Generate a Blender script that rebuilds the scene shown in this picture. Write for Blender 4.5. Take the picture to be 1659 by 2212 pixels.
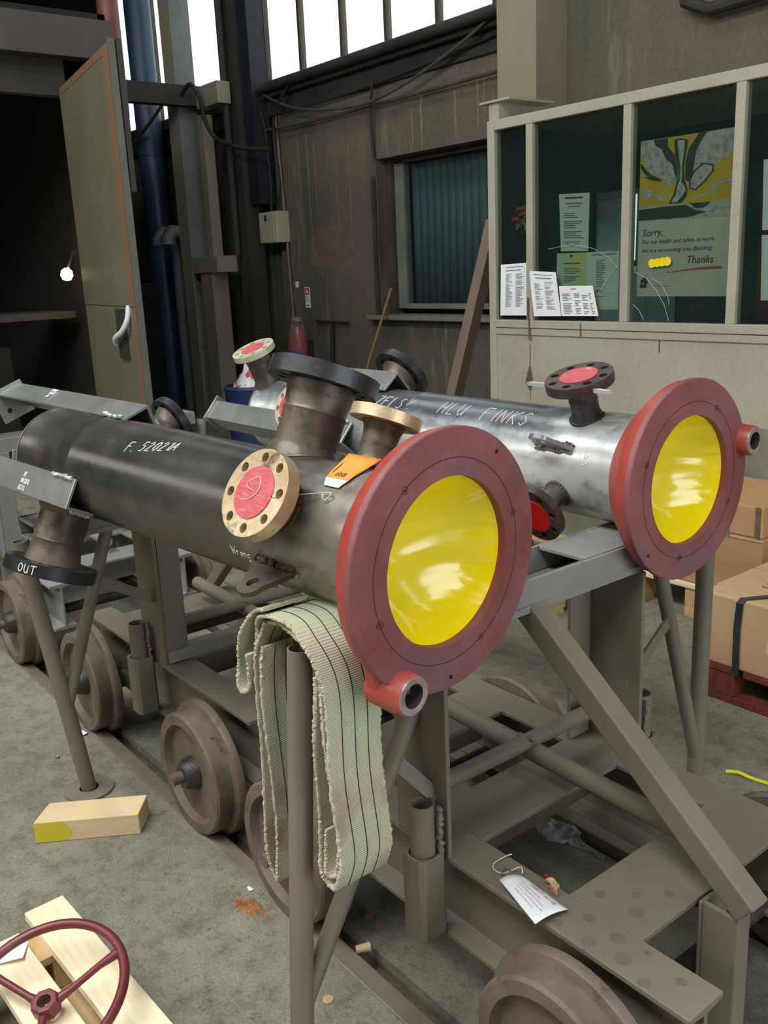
import bpy, bmesh, math, random
from mathutils import Vector, Matrix
from mathutils.geometry import tessellate_polygon
from mathutils import noise as mnoise

sc = bpy.context.scene
for _o in list(bpy.data.objects):
    bpy.data.objects.remove(_o)
C = sc.collection
random.seed(7)
PI = math.pi
def rad(a): return math.radians(a)

# ---------------------------------------------------------------- camera
cam_d = bpy.data.cameras.new('camera')
cam = bpy.data.objects.new('camera', cam_d); C.objects.link(cam)
cam_d.sensor_fit = 'VERTICAL'; cam_d.sensor_height = 36.0
cam_d.lens = 36.0 * 1995.75 / 2212.0
cam_d.clip_start = 0.05; cam_d.clip_end = 200
yaw, pit, rol = rad(37.95), rad(14.793), rad(-2.589)
fh = Vector((-math.cos(yaw), math.sin(yaw), 0)); up0 = Vector((0, 0, 1))
Fw = math.cos(pit)*fh - math.sin(pit)*up0
Uw = math.sin(pit)*fh + math.cos(pit)*up0
Rw = Fw.cross(Uw)
R2 = math.cos(rol)*Rw + math.sin(rol)*Uw
U2 = -math.sin(rol)*Rw + math.cos(rol)*Uw
cam.matrix_world = Matrix(((R2.x, U2.x, -Fw.x, 0), (R2.y, U2.y, -Fw.y, 0), (R2.z, U2.z, -Fw.z, 1.6), (0, 0, 0, 1)))
sc.camera = cam

# ---------------------------------------------------------------- sky, skylight, window and door light, added fill, exposure
wd = bpy.data.worlds.new('overcast_sky'); sc.world = wd; wd.use_nodes = True
bgn = wd.node_tree.nodes['Background']
bgn.inputs[0].default_value = (0.96, 0.985, 1.0, 1); bgn.inputs[1].default_value = 1.6
def area(name, loc, sx, sy, power, col, tgt):
    d = bpy.data.lights.new(name, 'AREA'); d.shape = 'RECTANGLE'; d.size = sx; d.size_y = sy
    d.energy = power; d.color = col
    o = bpy.data.objects.new(name, d); C.objects.link(o); o.location = loc
    o.rotation_euler = (Vector(tgt)-Vector(loc)).to_track_quat('-Z', 'Y').to_euler()
    return o
area('roof_skylight_near', (-1.6, -1.6, 5.9), 7.0, 1.6, 450, (0.95, 0.985, 1.0), (-1.6, -1.2, 0))
area('opposite_high_windows', (-4.0, -5.85, 4.9), 10.0, 1.5, 175, (1.0, 0.95, 0.86), (-3.0, 1.0, 0.8))
area('hall_door_daylight', (4.95, 1.8, 2.3), 4.4, 3.6, 125, (0.86, 0.93, 1.0), (-1.0, 1.4, 0.9))
area('added_wall_fill', (-5.2, 2.6, 6.2), 4.0, 1.4, 40, (0.95, 0.97, 1.0), (-5.2, 3.4, 0))  # added fill lamp, brightens the back wall
sc.view_settings.view_transform = 'Standard'; sc.view_settings.look = 'None'
sc.view_settings.exposure = 0.12; sc.view_settings.gamma = 1.0
sc.view_settings.use_curve_mapping = False

# ---------------------------------------------------------------- materials
def s2l(c):
    return tuple(((v/255.0)/12.92 if v <= 10 else (((v/255.0)+0.055)/1.055)**2.4) for v in c) + (1.0,)
MATS = {}
def mat(name, c1, c2=None, rough=0.6, metal=0.0, scale=6.0, detail=6.0, bump=0.15, bscale=None, spots=None, spot_amt=0.45, spot_scale=14.0,
        stretch=(1, 1, 1), rough2=None, lo=0.35, hi=0.68, fine=None, fine_amt=0.12, coat=0.0, bdist=0.01, spec=None):
    if name in MATS: return MATS[name]
    m = bpy.data.materials.new(name); m.use_nodes = True; MATS[name] = m
    nt = m.node_tree; N = nt.nodes; L = nt.links
    p = N['Principled BSDF']
    p.inputs['Roughness'].default_value = rough; p.inputs['Metallic'].default_value = metal
    if coat: p.inputs['Coat Weight'].default_value = coat; p.inputs['Coat Roughness'].default_value = 0.12
    if spec is not None: p.inputs['Specular IOR Level'].default_value = spec
    tc = N.new('ShaderNodeTexCoord'); mp = N.new('ShaderNodeMapping'); mp.inputs['Scale'].default_value = stretch
    L.new(tc.outputs['Object'], mp.inputs['Vector'])
    n1 = N.new('ShaderNodeTexNoise'); n1.inputs['Scale'].default_value = scale; n1.inputs['Detail'].default_value = detail
    n1.inputs['Roughness'].default_value = 0.6
    L.new(mp.outputs[0], n1.inputs['Vector'])
    r1 = N.new('ShaderNodeValToRGB'); r1.color_ramp.elements[0].position = lo; r1.color_ramp.elements[1].position = hi
    r1.color_ramp.elements[0].color = s2l(c1); r1.color_ramp.elements[1].color = s2l(c2 or c1)
    L.new(n1.outputs['Fac'], r1.inputs[0]); col = r1.outputs[0]
    if spots:
        n2 = N.new('ShaderNodeTexNoise'); n2.inputs['Scale'].default_value = spot_scale; n2.inputs['Detail'].default_value = 8
        n2.inputs['Roughness'].default_value = 0.7
        L.new(mp.outputs[0], n2.inputs['Vector'])
        r2 = N.new('ShaderNodeValToRGB'); r2.color_ramp.elements[0].position = 1.0-spot_amt; r2.color_ramp.elements[1].position = min(1.0, 1.0-spot_amt+0.12)
        L.new(n2.outputs['Fac'], r2.inputs[0])
        mx = N.new('ShaderNodeMix'); mx.data_type = 'RGBA'; mx.inputs[7].default_value = s2l(spots)
        L.new(r2.outputs[0], mx.inputs[0]); L.new(col, mx.inputs[6]); col = mx.outputs[2]
    if fine:
        n3 = N.new('ShaderNodeTexNoise'); n3.inputs['Scale'].default_value = fine; n3.inputs['Detail'].default_value = 3
        L.new(tc.outputs['Object'], n3.inputs['Vector'])
        mr = N.new('ShaderNodeMapRange'); mr.inputs[1].default_value = 0.3; mr.inputs[2].default_value = 0.7
        mr.inputs[3].default_value = 1-fine_amt*2; mr.inputs[4].default_value = 1+fine_amt
        L.new(n3.outputs['Fac'], mr.inputs[0])
        vm = N.new('ShaderNodeVectorMath'); vm.operation = 'SCALE'; L.new(col, vm.inputs[0]); L.new(mr.outputs[0], vm.inputs['Scale']); col = vm.outputs[0]
    L.new(col, p.inputs['Base Color'])
    if rough2 is not None:
        mr2 = N.new('ShaderNodeMapRange'); mr2.inputs[3].default_value = rough; mr2.inputs[4].default_value = rough2
        mr2.inputs[1].default_value = lo; mr2.inputs[2].default_value = hi
        L.new(n1.outputs['Fac'], mr2.inputs[0]); L.new(mr2.outputs[0], p.inputs['Roughness'])
    if bump:
        nb = N.new('ShaderNodeTexNoise'); nb.inputs['Scale'].default_value = bscale or scale*6; nb.inputs['Detail'].default_value = 5
        L.new(mp.outputs[0], nb.inputs['Vector'])
        bp = N.new('ShaderNodeBump'); bp.inputs['Strength'].default_value = bump; bp.inputs['Distance'].default_value = bdist
        L.new(nb.outputs['Fac'], bp.inputs['Height']); L.new(bp.outputs[0], p.inputs['Normal'])
    return m
def emis(name, col, st):
    m = bpy.data.materials.new(name); m.use_nodes = True; MATS[name] = m
    p = m.node_tree.nodes['Principled BSDF']
    p.inputs['Base Color'].default_value = s2l(col); p.inputs['Emission Color'].default_value = s2l(col); p.inputs['Emission Strength'].default_value = st
    return m
def glassy(name, tint, alpha, rough=0.08, wire=False, through=(245, 250, 248)):
    m = bpy.data.materials.new(name); m.use_nodes = True; MATS[name] = m
    nt = m.node_tree; N = nt.nodes; L = nt.links
    p = N['Principled BSDF']; out = N['Material Output']
    p.inputs['Base Color'].default_value = s2l(tint); p.inputs['Roughness'].default_value = rough
    tr = N.new('ShaderNodeBsdfTransparent'); tr.inputs[0].default_value = s2l(through)
    mx = N.new('ShaderNodeMixShader'); mx.inputs[0].default_value = alpha
    L.new(tr.outputs[0], mx.inputs[1]); L.new(p.outputs[0], mx.inputs[2]); L.new(mx.outputs[0], out.inputs[0])
    if wire:
        tc = N.new('ShaderNodeTexCoord')
        br = N.new('ShaderNodeTexBrick'); br.offset = 0.0; br.inputs['Scale'].default_value = 1.0
        br.inputs['Mortar Size'].default_value = 0.0008; br.inputs['Brick Width'].default_value = 0.0125; br.inputs['Row Height'].default_value = 0.0125
        br.inputs['Color1'].default_value = (0, 0, 0, 1); br.inputs['Color2'].default_value = (0, 0, 0, 1); br.inputs['Mortar'].default_value = (1, 1, 1, 1)
        sp = N.new('ShaderNodeSeparateXYZ'); cb = N.new('ShaderNodeCombineXYZ')
        L.new(tc.outputs['Object'], sp.inputs[0]); L.new(sp.outputs['X'], cb.inputs[0]); L.new(sp.outputs['Z'], cb.inputs[1])
        L.new(cb.outputs[0], br.inputs['Vector'])
        ma = N.new('ShaderNodeMath'); ma.operation = 'MULTIPLY_ADD'; ma.inputs[1].default_value = 0.14; ma.inputs[2].default_value = alpha
        L.new(br.outputs['Color'], ma.inputs[0]); L.new(ma.outputs[0], mx.inputs[0])
    return m

TROL = mat('trolley_grey_paint', (110, 102, 88), (124, 116, 101), rough=0.58, scale=2.5, spots=(92, 81, 66), spot_amt=0.37, spot_scale=4, bump=0.03, bscale=40, fine=420, fine_amt=0.04)
TROL2 = mat('trolley_pale_paint', (124, 123, 118), (146, 145, 140), rough=0.5, scale=3, spots=(110, 104, 94), spot_amt=0.34, bump=0.03, fine=420, fine_amt=0.03)
WHEEL = mat('rusty_wheel_steel', (96, 84, 72), (122, 108, 94), rough=0.58, scale=9, spots=(62, 54, 48), spot_amt=0.38, bump=0.15, bscale=70, metal=0.15)
GREASE = mat('greasy_dark_steel', (38, 36, 34), (60, 55, 50), rough=0.45, scale=20, bump=0.2)
def shell_mat(name, dark, dark2, pale, pale2, brown, pale_from, z_dark, rough=(0.20, 0.34), metal=0.4):
    """mill scale with ground-back patches: pale towards the flange end, darkest on the crown, painting in the dark roof it reflects"""
    m = bpy.data.materials.new(name); m.use_nodes = True; MATS[name] = m
    nt = m.node_tree; N = nt.nodes; L = nt.links; p = N['Principled BSDF']; p.inputs['Metallic'].default_value = metal
    tc = N.new('ShaderNodeTexCoord'); sp = N.new('ShaderNodeSeparateXYZ'); L.new(tc.outputs['Object'], sp.inputs[0])
    def nz(s_, d_, r_=0.6, st=None):
        n = N.new('ShaderNodeTexNoise'); n.inputs['Scale'].default_value = s_; n.inputs['Detail'].default_value = d_; n.inputs['Roughness'].default_value = r_
        if st:
            mp = N.new('ShaderNodeMapping'); mp.inputs['Scale'].default_value = st; L.new(tc.outputs['Object'], mp.inputs[0]); L.new(mp.outputs[0], n.inputs[0])
        else: L.new(tc.outputs['Object'], n.inputs[0])
        return n.outputs[0]
    def rp(src, p0, p1, c0=(0, 0, 0, 1), c1=(1, 1, 1, 1)):
        r = N.new('ShaderNodeValToRGB'); r.color_ramp.elements[0].position = p0; r.color_ramp.elements[1].position = p1; r.color_ramp.elements[0].color = c0; r.color_ramp.elements[1].color = c1
        L.new(src, r.inputs[0]); return r.outputs[0]
    def mth(op, a, b=None, bv=0.0):
        q = N.new('ShaderNodeMath'); q.operation = op; L.new(a, q.inputs[0])
        if b is not None: L.new(b, q.inputs[1])
        else: q.inputs[1].default_value = bv
        return q.outputs[0]
    def mx(f, a, b):
        q = N.new('ShaderNodeMix'); q.data_type = 'RGBA'; L.new(f, q.inputs[0]); L.new(a, q.inputs[6]); L.new(b, q.inputs[7]); return q.outputs[2]
    n1 = nz(3.0, 7); cd = rp(n1, 0.36, 0.66, s2l(dark), s2l(dark2)); cp = rp(nz(2.6, 6), 0.40, 0.62, s2l(pale), s2l(pale2))
    wob = nz(5, 6, 0.65)
    fx = mth('ADD', sp.outputs['X'], mth('MULTIPLY', mth('SUBTRACT', wob, None, 0.5), None, 0.9))
    f1 = N.new('ShaderNodeMapRange'); f1.inputs[1].default_value = pale_from; f1.inputs[2].default_value = pale_from+0.18; L.new(fx, f1.inputs[0])
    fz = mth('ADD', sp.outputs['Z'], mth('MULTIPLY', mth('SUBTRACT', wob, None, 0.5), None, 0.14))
    f2 = N.new('ShaderNodeMapRange'); f2.inputs[1].default_value = z_dark; f2.inputs[2].default_value = z_dark+0.05; f2.inputs[3].default_value = 1; f2.inputs[4].default_value = 0; L.new(fz, f2.inputs[0])  # crown darkened: reflection of the dark roof put into the colour
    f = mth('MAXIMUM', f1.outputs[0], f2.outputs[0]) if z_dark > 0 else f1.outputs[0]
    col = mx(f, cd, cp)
    bc = N.new('ShaderNodeRGB'); bc.outputs[0].default_value = s2l(brown)
    col = mx(mth('MULTIPLY', rp(nz(6.5, 9, 0.72, (0.7, 1, 1)), 0.53, 0.66), None, 0.80), col, bc.outputs[0])
    sc_ = N.new('ShaderNodeMapRange'); sc_.inputs[1].default_value = 0.3; sc_.inputs[2].default_value = 0.7; sc_.inputs[3].default_value = 0.88; sc_.inputs[4].default_value = 1.10; L.new(nz(40, 4, 0.6, (0.35, 1, 1)), sc_.inputs[0])
    vs = N.new('ShaderNodeVectorMath'); vs.operation = 'SCALE'; L.new(col, vs.inputs[0]); L.new(sc_.outputs[0], vs.inputs['Scale']); L.new(vs.outputs[0], p.inputs['Base Color'])
    rr = N.new('ShaderNodeMapRange'); rr.inputs[1].default_value = 0.35; rr.inputs[2].default_value = 0.68; rr.inputs[3].default_value = rough[0]; rr.inputs[4].default_value = rough[1]; L.new(n1, rr.inputs[0]); L.new(rr.outputs[0], p.inputs['Roughness'])
    bp = N.new('ShaderNodeBump'); bp.inputs['Strength'].default_value = 0.05; bp.inputs['Distance'].default_value = 0.01; L.new(nz(22, 5), bp.inputs['Height']); L.new(bp.outputs[0], p.inputs['Normal'])
    return m
STEEL1 = shell_mat('dark_mill_scale_shell', (58, 57, 53), (88, 86, 80), (110, 104, 94), (142, 138, 128), (108, 84, 68), 0.46, 0)
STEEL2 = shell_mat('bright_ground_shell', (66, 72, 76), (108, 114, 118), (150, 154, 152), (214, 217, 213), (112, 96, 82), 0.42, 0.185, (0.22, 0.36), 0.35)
ANGLE = mat('angle_iron_steel', (140, 141, 136), (172, 176, 172), rough=0.30, metal=0.55, scale=5, spots=(112, 92, 78), spot_amt=0.36, bump=0.05, bscale=40)
ANGLE_W = mat('white_grey_leg_paint', (176, 180, 176), (206, 208, 204), rough=0.5, scale=5, bump=0.05)
RUSTN = mat('brown_nozzle_steel', (72, 62, 53), (108, 97, 84), rough=0.42, metal=0.30, scale=9, spots=(62, 42, 30), spot_amt=0.44, spot_scale=16, bump=0.30, bscale=60, bdist=0.004)
BRONZE = mat('brass_toned_flange', (186, 158, 118), (216, 198, 164), rough=0.34, metal=0.45, scale=14, spots=(104, 76, 50), spot_amt=0.47, spot_scale=11, bump=0.2, bscale=70, bdist=0.004)
BRONZE2 = mat('pale_brass_flange', (190, 182, 150), (216, 212, 186), rough=0.42, metal=0.3, scale=14, spots=(112, 98, 70), spot_amt=0.36, bump=0.1)
BLACKF = mat('black_painted_flange', (28, 30, 31), (44, 46, 48), rough=0.36, scale=8, spots=(104, 102, 98), spot_amt=0.31, spot_scale=22, bump=0.12)
DARKF = mat('dark_rusty_flange', (56, 44, 42), (86, 70, 66), rough=0.40, metal=0.25, scale=14, spots=(140, 126, 114), spot_amt=0.37, spot_scale=24, bump=0.3, bdist=0.004)
REDF = mat('red_oxide_face', (122, 64, 64), (148, 90, 94), rough=0.48, scale=5, detail=8, spots=(112, 82, 90), spot_amt=0.47, spot_scale=6, bump=0.04, bscale=80, fine=200, fine_amt=0.05)
REDN = mat('red_oxide_neck', (156, 62, 50), (176, 78, 64), rough=0.42, scale=6, spots=(120, 50, 44), spot_amt=0.34, bump=0.05)
REDC = mat('red_cap_disc', (184, 72, 78), (202, 100, 104), rough=0.55, scale=30, stretch=(1, 1, 6), spots=(214, 150, 148), spot_amt=0.42, spot_scale=20, bump=0.1)
WELD = mat('bright_weld_bead', (150, 146, 138), (196, 194, 188), rough=0.35, metal=0.5, scale=50, bump=0.5, bscale=120, bdist=0.004)
CHALK = mat('white_chalk', (226, 226, 220), (240, 240, 236), rough=0.9, bump=0)
GROOVE = mat('dark_scribed_line', (70, 30, 34), rough=0.8, bump=0)
HOLE = mat('dark_bore', (22, 20, 19), rough=0.8, bump=0)
def film_mat():
    m = bpy.data.materials.new('yellow_plastic_film'); m.use_nodes = True
    nt = m.node_tree; N = nt.nodes; L = nt.links; p = N['Principled BSDF']
    p.inputs['Base Color'].default_value = s2l((242, 219, 10)); p.inputs['Roughness'].default_value = 0.2
    p.inputs['Specular IOR Level'].default_value = 0.75; p.inputs['Coat Weight'].default_value = 0.7; p.inputs['Coat Roughness'].default_value = 0.08
    tc = N.new('ShaderNodeTexCoord'); mp = N.new('ShaderNodeMapping'); mp.inputs['Scale'].default_value = (1, 0.6, 3.0); L.new(tc.outputs['Object'], mp.inputs[0])
    n = N.new('ShaderNodeTexNoise'); n.inputs['Scale'].default_value = 6; n.inputs['Detail'].default_value = 1.5; n.inputs['Distortion'].default_value = 0.6; L.new(mp.outputs[0], n.inputs[0])
    b = N.new('ShaderNodeBump'); b.inputs['Strength'].default_value = 0.30; b.inputs['Distance'].default_value = 0.03; L.new(n.outputs[0], b.inputs['Height']); L.new(b.outputs[0], p.inputs['Normal']); L.new(b.outputs[0], p.inputs['Coat Normal'])
    return m
FILM = film_mat()
WALLM = mat('stained_plaster_wall', (84, 86, 73), (114, 100, 87), rough=0.85, scale=1.6, detail=8, spots=(128, 120, 106), spot_amt=0.44, spot_scale=5, stretch=(1.0, 1, 0.16), bump=0.12, bscale=20, fine=30, fine_amt=0.08)
DARKN = mat('dark_blued_neck', (58, 62, 64), (92, 96, 98), rough=0.36, metal=0.35, scale=9, spots=(96, 76, 60), spot_amt=0.38, spot_scale=14, bump=0.2, bscale=60, bdist=0.004)
DARKW = mat('dark_dirty_steel', (46, 44, 40), (62, 58, 52), rough=0.8, scale=3, bump=0.1, stretch=(1, 1, 0.3))
BLACKW = mat('gloom_black', (20, 20, 17), (30, 30, 25), rough=0.9, scale=3, bump=0.1)  # gloom of the booth and far end put into a near-black colour
CABIN = mat('cream_cabin_paint', (160, 155, 136), (174, 169, 151), rough=0.55, scale=2.2, spots=(128, 116, 96), spot_amt=0.31, spot_scale=5, bump=0.05, fine=60, fine_amt=0.04)
COLUMN = mat('cream_column_paint', (142, 133, 110), (158, 149, 126), rough=0.55, scale=2, stretch=(1, 1, 0.3), spots=(110, 88, 70), spot_amt=0.32, bump=0.05)
def floor_mat(name, c1, c2, c3):
    m = bpy.data.materials.new(name); m.use_nodes = True
    nt = m.node_tree; N = nt.nodes; L = nt.links; p = N['Principled BSDF']; p.inputs['Roughness'].default_value = 0.85
    tc = N.new('ShaderNodeTexCoord')
    def nz(sc_, d, r=0.6):
        n = N.new('ShaderNodeTexNoise'); n.inputs['Scale'].default_value = sc_; n.inputs['Detail'].default_value = d; n.inputs['Roughness'].default_value = r
        L.new(tc.outputs['Object'], n.inputs[0]); return n
    def ramp(src, p0, p1, c0=(0, 0, 0, 1), c1_=(1, 1, 1, 1)):
        r = N.new('ShaderNodeValToRGB'); r.color_ramp.elements[0].position = p0; r.color_ramp.elements[1].position = p1
        r.color_ramp.elements[0].color = c0; r.color_ramp.elements[1].color = c1_; L.new(src, r.inputs[0]); return r
    def mixc(fac, f_amt, ca, cb):
        mx = N.new('ShaderNodeMix'); mx.data_type = 'RGBA'; ml = N.new('ShaderNodeMath'); ml.operation = 'MULTIPLY'; ml.inputs[1].default_value = f_amt
        L.new(fac, ml.inputs[0]); L.new(ml.outputs[0], mx.inputs[0]); L.new(ca, mx.inputs[6]); mx.inputs[7].default_value = cb; return mx.outputs[2]
    big = nz(0.9, 8, 0.62); med = nz(9.0, 12, 0.82); b = nz(30, 10, 0.85); grit = nz(150, 4, 0.7)
    col = ramp(big.outputs[0], 0.36, 0.64, s2l(c1), s2l(c2)).outputs[0]
    col = mixc(ramp(med.outputs[0], 0.48, 0.66).outputs[0], 0.80, col, s2l(c3))
    col = mixc(ramp(med.outputs[0], 0.34, 0.46, (1, 1, 1, 1), (0, 0, 0, 1)).outputs[0], 0.35, col, s2l(tuple(min(255, v+18) for v in c2)))
    col = mixc(ramp(b.outputs[0], 0.55, 0.64).outputs[0], 0.75, col, s2l(tuple(v*0.62 for v in c3)))
    col = mixc(ramp(b.outputs[0], 0.33, 0.41, (1, 1, 1, 1), (0, 0, 0, 1)).outputs[0], 0.35, col, s2l(tuple(min(255, v+26) for v in c2)))
    gm = N.new('ShaderNodeMapRange'); gm.inputs[1].default_value = 0.3; gm.inputs[2].default_value = 0.7; gm.inputs[3].default_value = 0.72; gm.inputs[4].default_value = 1.26
    L.new(grit.outputs[0], gm.inputs[0]); vs = N.new('ShaderNodeVectorMath'); vs.operation = 'SCALE'; L.new(col, vs.inputs[0]); L.new(gm.outputs[0], vs.inputs['Scale'])
    L.new(vs.outputs[0], p.inputs['Base Color'])
    bp = N.new('ShaderNodeBump'); bp.inputs['Strength'].default_value = 0.8; bp.inputs['Distance'].default_value = 0.008
    L.new(b.outputs[0], bp.inputs['Height']); L.new(bp.outputs[0], p.inputs['Normal'])
    return m
FLOOR = floor_mat('worn_concrete', (130, 126, 109), (156, 151, 132), (88, 83, 70))
FLOOR2 = floor_mat('worn_concrete_between_rails', (122, 120, 104), (144, 141, 122), (84, 80, 68))
RAILM = mat('worn_rail_steel', (116, 106, 92), (134, 124, 108), rough=0.5, metal=0.2, scale=8, spots=(98, 76, 58), spot_amt=0.38, bump=0.12)
RUSTD = mat('rust_dirt', (128, 80, 44), (170, 124, 78), rough=0.95, scale=25, bump=0.5)
GDIRT = mat('groove_dirt', (72, 62, 50), (110, 92, 72), rough=0.95, scale=18, spots=(132, 92, 60), spot_amt=0.42, bump=0.5)
PINE = mat('fresh_pine', (234, 214, 172), (246, 232, 198), rough=0.7, scale=3, stretch=(2, 30, 8), spots=(206, 170, 116), spot_amt=0.36, spot_scale=3, bump=0.05)
PINE_D = mat('pine_end_block', (186, 150, 104), (204, 172, 126), rough=0.75, scale=6, stretch=(1, 1, 8), bump=0.1)
BLOCKW = mat('yellow_marked_timber', (206, 178, 140), (220, 196, 158), rough=0.75, scale=3, stretch=(3, 3, 24), spots=(212, 206, 110), spot_amt=0.46, spot_scale=2.2, bump=0.08)
WHEELRED = mat('maroon_handwheel_paint', (96, 34, 38), (112, 42, 46), rough=0.38, scale=12, bump=0.05)
PAPER = mat('white_paper', (226, 228, 230), (236, 238, 240), rough=0.7, bump=0.05)
PAPERG = mat('pale_green_paper', (200, 210, 198), (208, 218, 206), rough=0.7, bump=0.03)
POSTER = mat('pale_green_poster_paper', (186, 190, 172), (194, 198, 182), rough=0.6, bump=0.03)
PRINT = mat('grey_print', (120, 122, 122), rough=0.8, bump=0)
PRINT_B = mat('black_print', (36, 40, 38), rough=0.8, bump=0)
PRINT_R = mat('red_print', (176, 70, 70), rough=0.8, bump=0)
PRINT_Y = mat('mustard_print', (204, 172, 40), (192, 160, 36), rough=0.7, bump=0)
CARD = mat('brown_cardboard', (176, 134, 92), (190, 148, 104), rough=0.8, scale=2.5, spots=(160, 118, 80), spot_amt=0.36, bump=0.05, stretch=(1, 1, 4))
CARD2 = mat('tan_cardboard', (186, 150, 112), (198, 164, 126), rough=0.8, scale=2.5, bump=0.05)
PALRED = mat('red_stained_pallet', (104, 44, 34), (124, 56, 42), rough=0.8, scale=8, stretch=(6, 1, 1), bump=0.2)
STRAP = mat('black_strapping', (38, 42, 46), (52, 58, 62), rough=0.3, bump=0.05)
ORANGE = mat('orange_card', (232, 150, 60), (240, 164, 76), rough=0.6, scale=6, bump=0.03)
STRING = mat('white_string', (206, 198, 184), rough=0.9, bump=0.2)
def web_mat():
    m = bpy.data.materials.new('grey_green_webbing'); m.use_nodes = True
    nt = m.node_tree; N = nt.nodes; L = nt.links; p = N['Principled BSDF']; p.inputs['Roughness'].default_value = 0.95
    tc = N.new('ShaderNodeTexCoord')
    n = N.new('ShaderNodeTexNoise'); n.inputs['Scale'].default_value = 5.5; n.inputs['Detail'].default_value = 4; L.new(tc.outputs['Object'], n.inputs[0])
    r = N.new('ShaderNodeValToRGB'); cr = r.color_ramp; cr.elements[0].position = 0.36; cr.elements[1].position = 0.62
    cr.elements[0].color = s2l((150, 132, 104)); cr.elements[1].color = s2l((174, 182, 148)); e = cr.elements.new(0.5); e.color = s2l((184, 177, 152)); L.new(n.outputs[0], r.inputs[0])
    w = N.new('ShaderNodeTexWave'); w.wave_type = 'BANDS'; w.bands_direction = 'Z'; w.inputs['Scale'].default_value = 75; w.inputs['Distortion'].default_value = 1.2; w.inputs['Detail'].default_value = 2
    L.new(tc.outputs['Object'], w.inputs[0])
    mx = N.new('ShaderNodeMix'); mx.data_type = 'RGBA'; mx.blend_type = 'MULTIPLY'; mx.inputs[0].default_value = 0.07; L.new(r.outputs[0], mx.inputs[6]); L.new(w.outputs['Color'], mx.inputs[7])
    L.new(mx.outputs[2], p.inputs['Base Color'])
    b = N.new('ShaderNodeBump'); b.inputs['Strength'].default_value = 0.35; b.inputs['Distance'].default_value = 0.003; L.new(w.outputs['Fac'], b.inputs['Height']); L.new(b.outputs[0], p.inputs['Normal'])
    return m
WEB = web_mat()
FRINGE = mat('frayed_webbing_edge', (186, 178, 152), (206, 198, 172), rough=0.95, scale=60, bump=0.6)
STITCH = mat('black_stitching', (34, 32, 30), rough=0.9, bump=0)

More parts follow.
